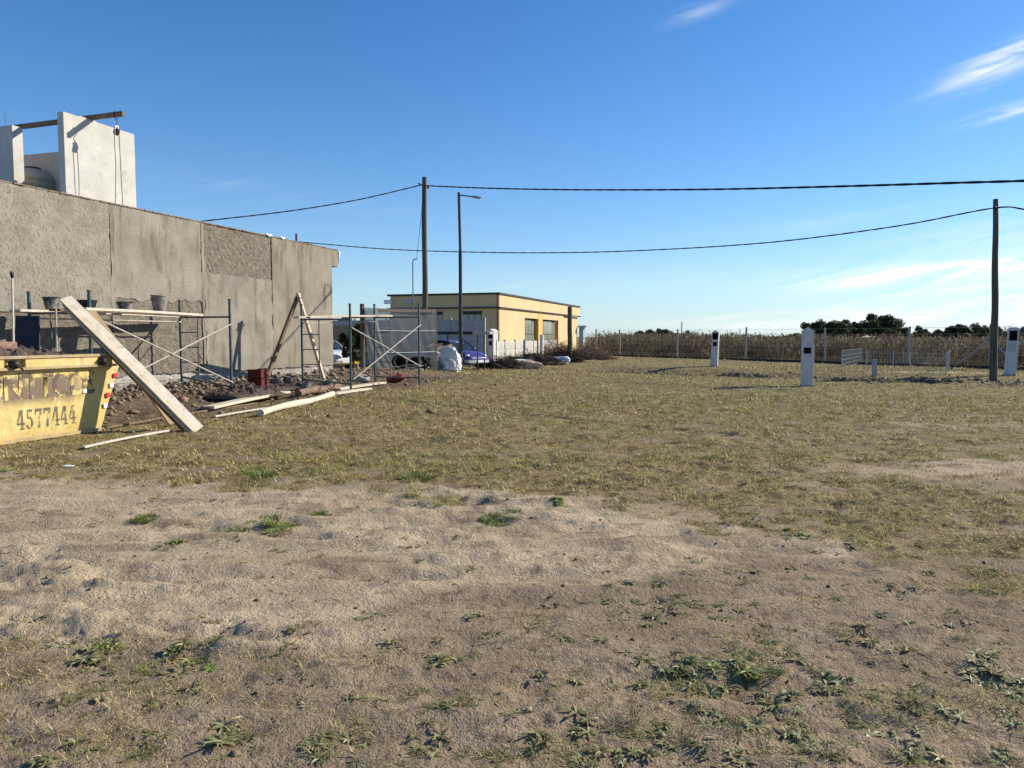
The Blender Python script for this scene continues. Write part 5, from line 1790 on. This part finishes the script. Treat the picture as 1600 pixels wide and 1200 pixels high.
# ================================================================== TREES, FENCE, FIELD
def leaf_cloud(g_, centres, radii, n, size, dark, light, flat=.8):
    """leaf sized quads spread through clumps; returns arrays"""
    k = g_.integers(0, len(centres), n)
    c, r_ = np.array(centres)[k], np.array(radii)[k]
    d = g_.normal(size=(n, 3))
    d /= np.linalg.norm(d, axis=1, keepdims=True)
    rad = g_.uniform(0, 1, n) ** .45
    p = c + d * (r_ * rad)[:, None] * np.array([1, 1, flat])
    a = g_.normal(size=(n, 3))
    a /= np.linalg.norm(a, axis=1, keepdims=True)
    b = np.cross(a, g_.normal(size=(n, 3)))
    b /= np.linalg.norm(b, axis=1, keepdims=True)
    s_ = size * g_.uniform(.6, 1.4, n)[:, None]
    v = np.stack([p - a * s_, p + b * s_ * .5, p + a * s_, p - b * s_ * .5], 1).reshape(-1, 3)
    t_ = g_.uniform(0, 1, (n, 1))
    clump = g_.uniform(.7, 1.25, len(centres))[k][:, None]
    col = (np.array(dark) * (1 - t_) + np.array(light) * t_) * clump
    return v, np.repeat(col, 4, 0)
M_leaf = leafmat('tree_leaves', .25, .6, None, .2)
M_bark = mat('tree_bark', (.07, .055, .04), (.11, .09, .07), 6, .95, .5, 20)
def make_tree(seed, h, w, nclump, n, size, dark, light, trunk_h):
    g_ = np.random.default_rng(seed)
    cs, rs = [], []
    mb = MB()
    mb.tube([V(0, 0, -.2), V(.05 * h * g_.normal(), .05 * h * g_.normal(), trunk_h), V(0, 0, h * .6)], [.05 * h, .035 * h, .012 * h], 8)
    for k in range(nclump):
        a, r_ = g_.uniform(0, 6.28), g_.uniform(.0, 1) ** .6 * w * .5
        z = trunk_h + (h - trunk_h) * (g_.uniform(.12, .92) * (1 - .45 * (r_ / (w * .5)) ** 2))
        c = (math.cos(a) * r_, math.sin(a) * r_, z)
        cs.append(c)
        rs.append(g_.uniform(.13, .24) * min(w, h))
        mb.tube([V(0, 0, trunk_h * g_.uniform(.6, 1)), V(c[0] * .5, c[1] * .5, (trunk_h + z) / 2), V(*c)], [.02 * h, .013 * h, .004 * h], 5)
    bark = mb.mesh('trunk', V(0, 0, 0))
    bark.materials.append(M_bark)
    v, c = leaf_cloud(g_, cs, rs, n, size, dark, light)
    o = np_mesh('crown', v, np.arange(len(v)).reshape(-1, 4), M_leaf, c, 4)
    me = o.data
    bpy.data.objects.remove(o)
    return bark, me
KINDS = [make_tree(401, 5.6, 8.5, 26, 6500, .26, (.030, .040, .018), (.095, .110, .040), 1.5),
         make_tree(402, 6.4, 6.5, 20, 5200, .26, (.030, .042, .018), (.10, .115, .04), 1.8),
         make_tree(403, 4.2, 7.5, 20, 5000, .24, (.045, .048, .022), (.15, .145, .05), .7),
         make_tree(404, 5.0, 4.2, 14, 4000, .22, (.028, .040, .018), (.085, .10, .04), 1.2)]
def tree(label, px, Y, kind, sc=1.0, rot=0.0, sz=None, name='far_tree'):
    b = P(px, 530, Y)
    t = thing(name, label, 'tree', V(b.x, b.y, 0), 'trees beyond the maize field')
    t.rotation_euler = (0, 0, rot)
    t.scale = (sc, sc, sz or sc)
    for nm, me in zip(('trunk', 'crown'), KINDS[kind]):
        o = bpy.data.objects.new(nm, me)
        COL.objects.link(o)
        o.parent = t
for i, (px, Y, k, sc, sz, lab) in enumerate((
        (1278, 170, 0, 1.0, 1.02, 'dark spreading tree just right of the nearest white pillar'),
        (1312, 165, 1, 1.0, .85, 'open dark tree second right of the nearest pillar'),
        (1340, 172, 0, 1.0, .98, 'broad dark tree left of the tallest far tree'),
        (1372, 165, 1, 1.15, 1.06, 'tallest dark tree on the horizon right of the pillars'),
        (1398, 160, 2, .9, 1.15, 'yellowish green tree right of the tallest far tree'),
        (1448, 165, 2, .85, 1.05, 'low rounded tree standing alone left of the right pole'),
        (1505, 160, 0, .85, .85, 'dark wide tree left of the right hand pole'),
        (1530, 150, 2, .75, .75, 'low green tree close left of the right hand pole'),
        (1552, 140, 0, .6, .72, 'dark tree half hidden by the right hand pole'),
        (1592, 120, 3, .8, .65, 'dark tree at the right edge behind the round pillar'),
        (1475, 200, 3, 1.0, .55, 'small far tree between two wider trees on the right'),
        (1003, 190, 0, .55, .62, 'small dark tree furthest left over the maize'),
        (1020, 190, 3, .75, .7, 'small dark round tree second from left over the maize'),
        (1034, 188, 1, .65, .58, 'small dark tree beside the round one over the maize'),
        (1047, 192, 0, .5, .55, 'low dark tree left of the far thin mast'),
        (1072, 180, 3, .7, .62, 'round dark tree right of the far thin mast'),
        (1108, 200, 2, .6, .55, 'low dark tree just left of the two window pillar'),
        (1178, 200, 2, .8, .55, 'low hazy tree over the maize between the pillars'),
        (1225, 190, 2, .8, .60, 'low tree close left of the nearest pillar'),
        (1630, 110, 0, .6, .65, 'dark tree past the right edge of the lot'),
        (1426, 185, 2, .9, .8, 'low olive tree left of the rounded lone tree'),
        (1465, 190, 2, 1.0, .8, 'low olive tree right of the rounded lone tree'),
        (1487, 175, 1, .7, .6, 'narrow dark tree left of the dark wide tree'),
        (1262, 185, 2, 1.0, .85, 'low olive tree behind the nearest pillar'),
        (1325, 195, 2, 1.2, 1.0, 'low olive tree behind the open dark tree'),
        (1575, 150, 2, .8, .8, 'low olive tree right of the right hand pole'))):
    tree(lab, px, Y, k, sc, i * 1.3, sz)
t = thing('small_tree', 'small distant tree just right of the house wall', 'tree', V(P(532, 540, 120).x, 120, 0))
for nm, me in zip(('trunk', 'crown'), KINDS[3]):
    o = bpy.data.objects.new(nm, me)
    COL.objects.link(o)
    o.parent = t
sh0 = on_ground(P(552, 560, 33))
t = thing('dark_shrub', 'dark evergreen shrub between the house corner and the screen', 'shrub', sh0)
t.scale = (.28, .28, .42)
for nm, me in zip(('trunk', 'crown'), KINDS[3]):
    o = bpy.data.objects.new(nm, me)
    COL.objects.link(o)
    o.parent = t
# leafless shrubs at the right
M_bare = leafmat('bare_branches', .0, .8, (.12, .095, .08), .1, .3)
def bare(label, px, Y, h, seed):
    g_ = np.random.default_rng(seed)
    b = P(px, 540, Y)
    b = V(b.x, b.y, 0)
    t = thing('bare_shrub', label, 'shrub', b)
    m_ = MB()
    def grow(p, d, L, r_, lev):
        q = p + d * L
        m_.tube([p, p.lerp(q, .5) + V(g_.normal(0, .03), g_.normal(0, .03), 0), q], [r_, r_ * .8, r_ * .6], 4, False)
        if lev:
            for k in range(g_.integers(2, 5)):
                grow(p.lerp(q, g_.uniform(.5, 1)), (d + V(g_.normal(0, .45), g_.normal(0, .45), .25)).normalized(), L * g_.uniform(.5, .8), r_ * .6, lev - 1)
    for k in range(5):
        grow(b, V(g_.normal(0, .35), g_.normal(0, .35), 1).normalized(), h * .36, .035, 4)
    m_.build('branches', M_bare, t)
bare('leafless shrub right of the right hand pole', 1571, 75, 3.6, 501)
bare('leafless shrub at the right edge of the view', 1597, 72, 3.4, 502)
bare('leafless shrub half behind the round topped pillar', 1584, 80, 3.2, 503)
# far mast
q_ = P(1065, 530, 150)
o = MB().tube([V(q_.x, q_.y, 0), V(q_.x, q_.y, 4.6)], .11, 6).build('far_mast', M_galv, None, origin=V(q_.x, q_.y, 0))
tag(o, 'thin far mast standing in the field', 'mast')
# field fence
FA, FB = V(7.0, 64.0, 0), V(27.5, 31.5, 0)
fd = (FB - FA).normalized()
fn = V(-fd.y, fd.x, 0)
if fn.y < 0:
    fn = -fn
fen = thing('field_fence', 'wire fence with pale wooden posts along the maize field', 'fence', FA)
M_fpost = mat('pale_fence_post', (.36, .34, .30), (.27, .25, .215), 6, .9, .4, 20)
fposts = []
Ltot = (FB - FA).length
def fence_at(px):
    d = ray(px, 540)
    # intersect the vertical plane of the fence
    k = (FA.x * fd.y - FA.y * fd.x) / (d.x * fd.y - d.y * fd.x)
    p = CAM + d * k
    return V(p.x, p.y, 0)
for px in (931, 968, 1058, 1165, 1289, 1420, 1549, 1680):
    p = fence_at(px)
    r_ = .075 if px != 1549 else .11
    MB().tube([p - Z * .2, p + Z * 1.1 + V(.01, 0, 0), p + V(random.uniform(-.04, .04), 0, 2.2 + random.uniform(-.08, .05))], [r_, r_ * .95, r_ * .85], 8).build('post', M_fpost, fen, smooth='auto')
    fposts.append(p)
for z in (.35, .7, 1.05, 1.4, 1.75, 2.08):
    MB().tube([fposts[0] + Z * z - fn * .08, fposts[3] + Z * (z - .02) - fn * .08, fposts[-1] + Z * z - fn * .08], .008, 4).build('wire', M_galv, fen)
cpst = fposts[6]
for sg in (-1, 1):
    MB().tube([cpst + Z * 1.45, cpst + fd * sg * 1.5 - fn * .5 + Z * .1], .05, 7).build('brace', M_fpost, fen)
o = MB().bar(FA + Z * .07 - fn * .35 - fd * 4, FB + Z * .07 - fn * .35 + fd * 4, .05, .16).build('fence_foot_strip', M_black, None, origin=FA)  # thin black bar that draws the dark line along the fence foot
tag(o, 'low black strip along the foot of the field fence', 'edging')
# low mesh pen
pen = thing('mesh_pen', 'low pen of thin wire mesh with white posts by the fence', 'pen', GT(1400, 580))
M_penpost = mat('white_pen_post', (.38, .38, .36), None, rough=.7)
cor = [GT(1315, 577), GT(1395, 581), GT(1478, 586), GT(1484, 573), GT(1411, 570), GT(1345, 568)]
for k, p in enumerate(cor):
    MB().tube([p - Z * .05, p + Z * .95], .02, 7).build('post', M_penpost, pen)
extra = [cor[0].lerp(cor[1], .5), cor[1].lerp(cor[2], .33), cor[1].lerp(cor[2], .7)]
for p in extra:
    MB().tube([p - Z * .05, p + Z * .92], .016, 6).build('post', M_penpost, pen)
for k in range(len(cor)):
    a, b = cor[k], cor[(k + 1) % len(cor)]
    mm = MB()
    for z in (.06, .25, .45, .65, .9):
        mm.tube([a + Z * z, b + Z * z], .006, 4, False)
    nn_ = int((b - a).length / .14)
    for q in range(1, nn_):
        c = a.lerp(b, q / nn_)
        mm.tube([c + Z * .04, c + Z * .9], .005, 4, False)
    mm.build('mesh_panel', M_galv, pen, kind='stuff')
q_ = GT(1366, 588)
o = MB().cbox(q_ + Z * .33, .16, .14, .76, V(1, 0, 0)).build('marker_post', M_penpost, None, bevel=.01, origin=q_)
tag(o, 'short white marker post in the rough soil before the pen', 'post')

# ---- low mounds of dug soil along the ditch
for px, py, la, lb, h_, lab in ((1000, 583, 4.0, 1.6, .26, 'low dark soil mound left of the two window pillar'), (1165, 588, 3.0, 1.4, .24, 'low dark soil mound between the two gabled pillars'),
                                (1345, 596, 3.2, 1.5, .26, 'low dark soil mound in front of the short marker post'), (1450, 597, 3.0, 1.3, .28, 'low dark soil mound in front of the mesh pen'), (1590, 601, 2.6, 1.2, .26, 'low dark soil mound at the foot of the right hand pole')):
    c = GT(px, py)
    a_ = V(.70, -.71, 0)
    b_ = V(.71, .70, 0)
    ho = heap('soil_mound', c - a_ * la / 2 - b_ * lb / 2 - Z * .10, a_, la, b_, lb, h_, int(px), mat('grassy_dug_soil', (.085, .060, .038), (.16, .118, .07), 4, .97, .8, 20, c3=(.27, .225, .11), s3=7, lo3=.52, hi3=.66, bdist=.04), .07, .09, origin=c)
    tag(ho, lab, 'soil mound')
# ---- maize: a standing dry crop, one mass
M_maize = leafmat('dry_maize', .3, .75, None, .15)
def maize():
    g_ = np.random.default_rng(600)
    rows = np.arange(7.0, 25, .75)
    A, B = [], []
    for b in rows:
        a = np.arange(-38, 62, .30 if b < 14 else .42)
        a = a + g_.uniform(-.1, .1, len(a))
        A.append(a)
        B.append(np.full(len(a), b) + g_.normal(0, .06, len(a)))
    A, B = np.concatenate(A), np.concatenate(B)
    x = FA.x + fd.x * A + fn.x * B
    y = FA.y + fd.y * A + fn.y * B
    k = (y > 12) & (x < y * .95)
    # keep the field clear of the yellow building
    e = (x - (-1.01)) * .9505 + (y - 62) * -.3108
    k &= e > 3.5
    x, y = x[k], y[k]
    n = len(x)
    h = np.clip(g_.normal(1.78, .15, n), 1.3, 2.3) * (1 - .17 * ss(14, 30, x)) * (1 + .12 * fbm(x / 5, y / 5, 2, 90))
    tilt = g_.normal(0, .07, (n, 2))
    base = np.stack([x, y, np.zeros(n)], 1)
    top = base + np.stack([tilt[:, 0] * h, tilt[:, 1] * h, h], 1)
    pal = np.array([(.205, .155, .09), (.125, .09, .055), (.30, .24, .15), (.145, .105, .066)])
    V_, C_ = [], []
    a = g_.uniform(0, 6.28, n)
    wv = np.stack([np.cos(a), np.sin(a), 0 * a], 1) * .016
    V_.append(np.stack([base - wv, base + wv, top + wv * .5, top - wv * .5], 1))
    C_.append(np.repeat((pal[g_.integers(0, 4, n)] * .8)[:, None], 4, 1))
    for l in range(8):
        f = g_.uniform(.25, 1.0, n)
        a = g_.uniform(0, 6.28, n)
        d = np.stack([np.cos(a), np.sin(a), 0 * a], 1)
        s_ = np.stack([-np.sin(a), np.cos(a), 0 * a], 1) * g_.uniform(.022, .045, n)[:, None]
        p0 = base + (top - base) * f[:, None]
        L = g_.uniform(.25, .55, n)[:, None]
        up = g_.uniform(-.1, .45, n)[:, None] * np.array([0, 0, 1.])
        p1 = p0 + d * L * .5 + up * .45
        p2 = p1 + d * L * .4 - np.array([0, 0, 1.]) * g_.uniform(.05, .4, n)[:, None]
        c = (pal[g_.integers(0, 4, n)] * g_.uniform(.7, 1.35, (n, 1)))[:, None]
        V_.append(np.stack([p0 - s_ * .5, p0 + s_ * .5, p1 + s_, p1 - s_], 1))
        V_.append(np.stack([p1 - s_, p1 + s_, p2 + s_ * .2, p2 - s_ * .2], 1))
        C_ += [np.repeat(c, 4, 1), np.repeat(c, 4, 1)]
    v = np.concatenate([q.reshape(-1, 3) for q in V_])
    c = np.concatenate([q.reshape(-1, 3) for q in C_])
    o = np_mesh('maize_field', v, np.arange(len(v)).reshape(-1, 4), M_maize, c, 4)
    tag(o, 'standing field of dry brown maize beyond the fence', 'maize field', kind='stuff')
maize()
def dry_weeds():
    g_ = np.random.default_rng(610)
    n = 52000
    A = g_.uniform(-34, 55, n)
    B = g_.uniform(.6, 7.4, n) ** 1.0
    x = FA.x + fd.x * A + fn.x * B
    y = FA.y + fd.y * A + fn.y * B
    cl_ = fbm(x / 3, y / 3, 3, 70)
    e = (x + 1.01) * .9505 + (y - 62) * -.3108
    k = (g_.uniform(0, 1, n) < np.clip(.35 + cl_ + .25 * (B > 3), 0, 1)) & (e > 3.5) & (y > 12)
    x, y, cl_, B = x[k], y[k], cl_[k], B[k]
    n = len(x)
    h = (.10 + .17 * np.clip(B - 1.2, 0, 5) ** .9) * np.clip(.8 + .9 * cl_, .25, 2) * g_.uniform(.5, 1.3, n)
    a = g_.uniform(0, 6.28, n)
    w = np.stack([np.cos(a), np.sin(a), 0 * a], 1) * g_.uniform(.012, .03, n)[:, None]
    base = np.stack([x, y, Hn(x, y, False) - .02], 1)
    top = base + np.stack([g_.normal(0, .25, n) * h, g_.normal(0, .25, n) * h, h], 1)
    v = np.stack([base - w, base + w, top], 1).reshape(-1, 3)
    pal = np.array([(.085, .055, .038), (.13, .085, .055), (.055, .048, .030), (.20, .155, .10), (.075, .080, .035)])
    c = pal[g_.choice(5, n, p=[.34, .27, .16, .13, .10])] * g_.uniform(.7, 1.3, (n, 1))
    o = np_mesh('dry_weeds', v, np.arange(len(v)).reshape(-1, 3), M_maize, np.repeat(c, 3, 0))
    tag(o, 'brown dry weeds growing between the fence and the maize', 'weeds', kind='stuff')
dry_weeds()

# ================================================================== WEEDS IN THE FOREGROUND
M_weed = leafmat('weed_leaves', .25, .5, None, .3)
def rosette(seed, nl, L, w, lift, cols):
    """a flat weed: narrow arching leaves with a folded midrib"""
    g_ = np.random.default_rng(seed)
    V_, F_, C_ = [], [], []
    for k in range(nl):
        a = 2 * math.pi * k / nl + g_.normal(0, .35)
        l = L * g_.uniform(.55, 1.25)
        ww = w * g_.uniform(.7, 1.3)
        up = lift * g_.uniform(.3, 1.6)
        tw_ = g_.normal(0, .5)
        d = np.array([math.cos(a), math.sin(a)])
        s_ = np.array([-d[1], d[0]])
        col = np.array(cols[g_.integers(0, len(cols))]) * g_.uniform(.7, 1.3)
        b0_ = len(V_)
        n = 5
        for i in range(n + 1):
            f = i / n
            p = d * l * (f * (1 - .12 * f)) + s_ * l * .12 * tw_ * f * f
            z = .004 + l * (up * f * 1.6 - up * 1.35 * f * f) 
            wi = ww * math.sin(math.pi * (.08 + .90 * f) ** .85) * .5
            for sg, dz in ((-1, .35 * wi), (0, 0), (1, .35 * wi)):
                q = p + s_ * wi * sg * math.cos(.6 * tw_ * f)
                V_.append((q[0], q[1], max(.001, z + dz + sg * wi * math.sin(.6 * tw_ * f))))
                C_.append(col * (1.0 if sg else 1.25))
        for i in range(n):
            for j in range(2):
                q = b0_ + i * 3 + j
                F_.append((q, q + 1, q + 4, q + 3))
    o = np_mesh('rosette', np.array(V_), np.array(F_), M_weed, np.array(C_), 4)
    o.data.polygons.foreach_set('use_smooth', np.ones(len(F_), bool))
    me = o.data
    bpy.data.objects.remove(o)
    return me
def tuft(seed, n, L, spread, lean_, cols):
    g_ = np.random.default_rng(seed)
    V_, F_, C_ = [], [], []
    for k in range(n):
        a = g_.uniform(0, 6.28)
        r_ = g_.uniform(0, 1) ** .6 * spread
        p = np.array([math.cos(a) * r_, math.sin(a) * r_, -.003])
        a2 = a + g_.normal(0, .9)
        ln = np.clip(g_.normal(lean_, .3), .1, 1.4)
        d = np.array([math.cos(a2) * math.sin(ln), math.sin(a2) * math.sin(ln), math.cos(ln)])
        l = L * g_.uniform(.5, 1.3)
        s_ = np.array([-math.sin(a2), math.cos(a2), 0]) * g_.uniform(.0012, .0028)
        m1 = p + d * l * .55
        m2 = m1 + (d + np.array([math.cos(a2) * .5, math.sin(a2) * .5, -.45])) * l * .4
        col = np.array(cols[g_.integers(0, len(cols))]) * g_.uniform(.7, 1.3)
        b0_ = len(V_)
        V_ += [p - s_, p + s_, m1 + s_ * .8, m1 - s_ * .8, m2]
        C_ += [col * .85] * 2 + [col] * 2 + [col * 1.15]
        F_ += [(b0_, b0_ + 1, b0_ + 2), (b0_, b0_ + 2, b0_ + 3), (b0_ + 3, b0_ + 2, b0_ + 4)]
    o = np_mesh('tuft', np.array(V_), np.array(F_), M_weed, np.array(C_), 3)
    me = o.data
    bpy.data.objects.remove(o)
    return me
GREY_G = [(.29, .28, .115), (.22, .225, .075), (.40, .37, .205), (.21, .17, .08), (.33, .265, .13)]
FRESH = [(.24, .29, .055), (.30, .34, .08), (.18, .22, .045)]
DRYG = [(.36, .30, .16), (.24, .22, .09), (.17, .18, .065), (.48, .40, .24), (.20, .15, .08)]
ROS = [rosette(700 + i, 11 + i % 5, .050 + .009 * (i % 3), .0115 + .002 * (i % 2), .14 + .09 * (i % 3), GREY_G) for i in range(6)]
ROSF = [rosette(720 + i, 20, .050, .012, .32, FRESH + GREY_G[:2]) for i in range(4)]
TUF = [tuft(740 + i, 60, .050, .040, 1.15, DRYG + FRESH[:1]) for i in range(4)]
TUFG = [tuft(760 + i, 320, .026, .075, .85, FRESH + DRYG[1:3]) for i in range(3)]
g_ = np.random.default_rng(800)
# weeds read off the photograph: (column, row, size factor)
SPOTS = [(1150, 1050, 1.9), (1175, 1060, 1.7), (1120, 1040, 1.6), (1095, 1075, 1.5), (1060, 1035, 1.5), (1035, 1045, 1.3), (1010, 1030, 1.2), (1205, 1095, 1.4), (1220, 1105, 1.3), (1190, 1080, 1.3),
         (1360, 1005, 1.2), (1385, 1015, 1.4), (1410, 1020, 1.3), (1330, 995, 1.0), (1225, 1010, 1.2), (1200, 1002, 1.0), (1245, 1018, .9), (1420, 980, 1.1), (1375, 965, .9), (1130, 965, 1.1), (1120, 950, 1.0),
         (1060, 930, 1.1), (1035, 915, 1.2), (1030, 940, 1.3), (1075, 945, 1.0), (960, 1070, 1.1), (905, 1062, 1.0), (1000, 1070, 1.0), (845, 1055, 1.0), (820, 1110, 1.0), (900, 1145, 1.4), (930, 1165, 1.3),
         (845, 1150, 1.1), (760, 990, 1.0), (735, 968, .9), (690, 1028, 1.5), (700, 1030, 1.2), (600, 1010, 1.3), (585, 960, 1.1), (570, 968, .9), (460, 990, 1.1), (440, 1020, 1.0), (160, 1020, 1.4), (135, 1030, 1.3),
         (180, 1000, 1.2), (70, 1000, 1.2), (95, 1005, 1.1), (280, 1020, 1.4), (290, 1045, 1.5), (310, 1075, 1.2), (265, 1030, 1.2), (340, 1010, 1.1), (700, 1110, 1.2), (675, 1160, 1.3), (650, 1170, 1.1),
         (360, 1155, 1.5), (500, 1170, 1.2), (480, 1165, 1.0), (1300, 1075, 1.3), (1320, 1080, 1.2), (1440, 1085, 1.2), (1540, 1040, 1.3), (1560, 1050, 1.2), (1590, 1060, 1.2), (1430, 1165, 1.3), (1250, 1150, 1.1),
         (1100, 1180, 1.3), (1150, 1185, 1.2), (1250, 1130, 1.0), (1010, 1180, 1.2), (1120, 1120, 1.1), (1230, 840, 1.3), (1260, 845, 1.2), (1330, 855, 1.0), (1180, 895, 1.0), (1270, 905, 1.0), (1460, 900, 1.0),
         (285, 848, 1.3), (275, 855, 1.1), (590, 960, 1.0), (870, 940, .9), (955, 945, .9), (980, 910, 1.0), (740, 890, .9), (640, 855, .9), (715, 838, .9), (430, 860, .9), (500, 870, 1.0), (1240, 885, .8), (1490, 960, 1.1), (1520, 985, 1.0), (1580, 1085, 1.1), (1480, 1120, 1.1)]
def clump(name, label, cat, group, px, py, meshes, n, spread, sc, part):
    """one weed clump: a thing whose leaf rosettes are its parts"""
    c = G(px, py)
    t = thing(name, label, cat, V(c.x, c.y, H(c.x, c.y)), group)
    xs = c.x + g_.normal(0, spread, n) * (np.arange(n) > 0)
    ys = c.y + g_.normal(0, spread, n) * (np.arange(n) > 0)
    hh = Hn(np.concatenate([xs, xs + .04, xs]), np.concatenate([ys, ys, ys + .04])).reshape(3, n)
    for q in range(n):
        x, y = float(xs[q]), float(ys[q])
        o = bpy.data.objects.new(part, meshes[int(g_.integers(0, len(meshes)))])
        COL.objects.link(o)
        o.parent = t
        z = float(hh[0, q])
        dx_, dy_ = (float(hh[1, q]) - z) / .04, (float(hh[2, q]) - z) / .04
        o.location = V(x, y, z - .002) - t.location
        o.rotation_euler = (max(-.2, min(.2, dy_)), max(-.2, min(.2, -dx_)), float(g_.uniform(0, 6.28)))
        k = sc * float(g_.uniform(.4, 1.25))
        o.scale = (k, k, k * float(g_.uniform(.7, 1.3)))
    return t
def where(px, py):
    row = 'at the bottom edge' if py > 1130 else ('in the foreground' if py > 980 else ('on the sand in mid foreground' if py > 880 else 'on the sand near the grass edge'))
    side_ = 'far left' if px < 350 else ('left' if px < 650 else ('centre' if px < 950 else ('right of centre' if px < 1250 else 'far right')))
    return row + ', ' + side_
for q in range(46):
    SPOTS.append((float(g_.uniform(940, 1590)), float(g_.uniform(900, 1195)), float(g_.uniform(.7, 1.35))))
for q in range(22):
    SPOTS.append((float(g_.uniform(10, 900)), float(g_.uniform(960, 1195)), float(g_.uniform(.6, 1.2))))
for px, py, sf in SPOTS:
    big = sf > 1.25
    clump('weed_clump', ('larger' if big else 'small') + ' grey green flat weed ' + where(px, py), 'weed', ('larger' if big else 'small') + ' weeds ' + where(px, py), px, py, ROS, 8 if big else 4, .062 if big else .036, min(sf, 1.5) * .72, 'rosette')
for px, py, sf, lab in ((1160, 1052, 2.0, 'lush green weed clump in the middle of the right foreground'), (1070, 1045, 1.6, 'green weed at the left end of the right foreground clump'),
                        (160, 1018, 1.5, 'bright green weed in the left foreground turf'), (285, 1040, 1.5, 'green weed clump right of the bright weed in the left foreground'),
                        (278, 850, 1.8, 'leafy green weed alone on the sand left of centre'), (868, 785, 2.4, 'green weed patch at the edge of the grass near the centre'),
                        (1250, 835, 1.9, 'leafy weed patch on the right edge of the sand'), (10, 738, 2.2, 'green weed at the left edge of the view by the grass')):
    clump('leafy_weed', lab, 'weed', None, px, py, ROSF + TUFG[:1], 6, .035 * sf, sf * .62, 'rosette')
for px, py, sf, lab in ((437, 820, 3.0, 'cushion of bright green grass on the sand left of centre'), (230, 812, 2.1, 'small cushion of green grass on the sand at left'),
                        (392, 742, 3.2, 'light green grass cushion at the sand edge left of centre'), (500, 804, 1.5, 'tiny green grass cushion on the sand'),
                        (787, 815, 1.9, 'round grass tuft on the sand near the centre'), (640, 745, 3.0, 'green grass cushion at the sand edge below the corner scaffold')):
    clump('grass_cushion', lab, 'grass tuft', None, px, py, TUFG, 9, .042 * sf, sf * .6, 'blades')
for px, py, sf in ((1330, 1130, 1.6), (1345, 1125, 1.3), (980, 1140, 1.3), (1000, 1150, 1.2), (1180, 1055, 1.3), (1430, 1110, 1.3), (1490, 1070, 1.3), (700, 1108, 1.4), (680, 1110, 1.2), (720, 1105, 1.1), (1110, 1135, 1.4),
                   (1130, 1140, 1.2), (1060, 1160, 1.3), (360, 1158, 1.5), (500, 1172, 1.3), (460, 985, 1.2), (230, 1170, 1.2), (90, 1100, 1.3), (130, 1080, 1.3), (40, 1060, 1.3), (190, 1060, 1.2), (1580, 1130, 1.3), (1540, 1180, 1.4),
                   (1410, 1180, 1.4), (1300, 1180, 1.2), (880, 1175, 1.3), (840, 1170, 1.2), (760, 1180, 1.3), (600, 1185, 1.2), (560, 1180, 1.2), (690, 688, 3.0), (1510, 1000, 1.2), (1280, 1050, 1.1), (850, 1000, 1.1), (640, 1090, 1.0), (1170, 820, 1.8), (1130, 815, 1.6), (1290, 860, 1.5), (1340, 850, 1.5)):
    clump('grass_tuft', 'tuft of thin dry grass ' + where(px, py), 'grass tuft', 'dry grass tufts ' + where(px, py), px, py, TUF, 3, .045 * sf, sf * .75, 'blades')
# the small fry: seedlings and bits nobody could count
def seedlings():
    g2 = np.random.default_rng(820)
    n = 14000
    y = np.sqrt(g2.uniform(2.3 ** 2, 8.6 ** 2, n))
    x = g2.uniform(-.86, .86, n) * y
    m = fbm(x / .6, y / .4, 3, 60)
    right = ss(-1.5, 1.5, x) * ss(6.5, 4, y)
    left = np.exp(-((x + 2.0) / 1.1) ** 2 - ((y - 3.3) / .7) ** 2)
    k = g2.uniform(0, 1, n) < np.clip(.02 + np.clip(m, 0, 1) * .30 + .55 * right * np.clip(m + .30, 0, 1) + .45 * left, 0, 1)
    x, y = x[k], y[k]
    z = Hn(x, y)
    V_, F_, C_ = [], [], []
    pal = np.array(GREY_G + DRYG + [(.10, .08, .05), (.07, .055, .035)])
    for i in range(len(x)):
        nl = g2.integers(3, 8)
        a0 = g2.uniform(0, 6.28)
        kind = g2.integers(0, 10)
        L0 = min(.045, g2.gamma(4, .0078))
        for q in range(nl):
            a = a0 + 6.28 * q / nl + g2.normal(0, .4)
            L = L0 * g2.uniform(.6, 1.2)
            w = L * g2.uniform(.08, .2)
            d = np.array([math.cos(a), math.sin(a), g2.uniform(.02, .4)])
            s_ = np.array([-math.sin(a), math.cos(a), 0]) * w
            p = np.array([x[i], y[i], z[i]])
            b0_ = len(V_)
            V_ += [p, p + d * L * .5 + s_, p + d * L + np.array([0, 0, -.2 * L]), p + d * L * .5 - s_]
            F_.append((b0_, b0_ + 1, b0_ + 2, b0_ + 3))
            C_ += [pal[kind] * g2.uniform(.7, 1.3)] * 4
    o = np_mesh('seedlings', np.array(V_), np.array(F_), M_weed, np.array(C_), 4)
    tag(o, 'tiny seedlings and withered leaves scattered over the sand', 'weeds', kind='stuff')
seedlings()
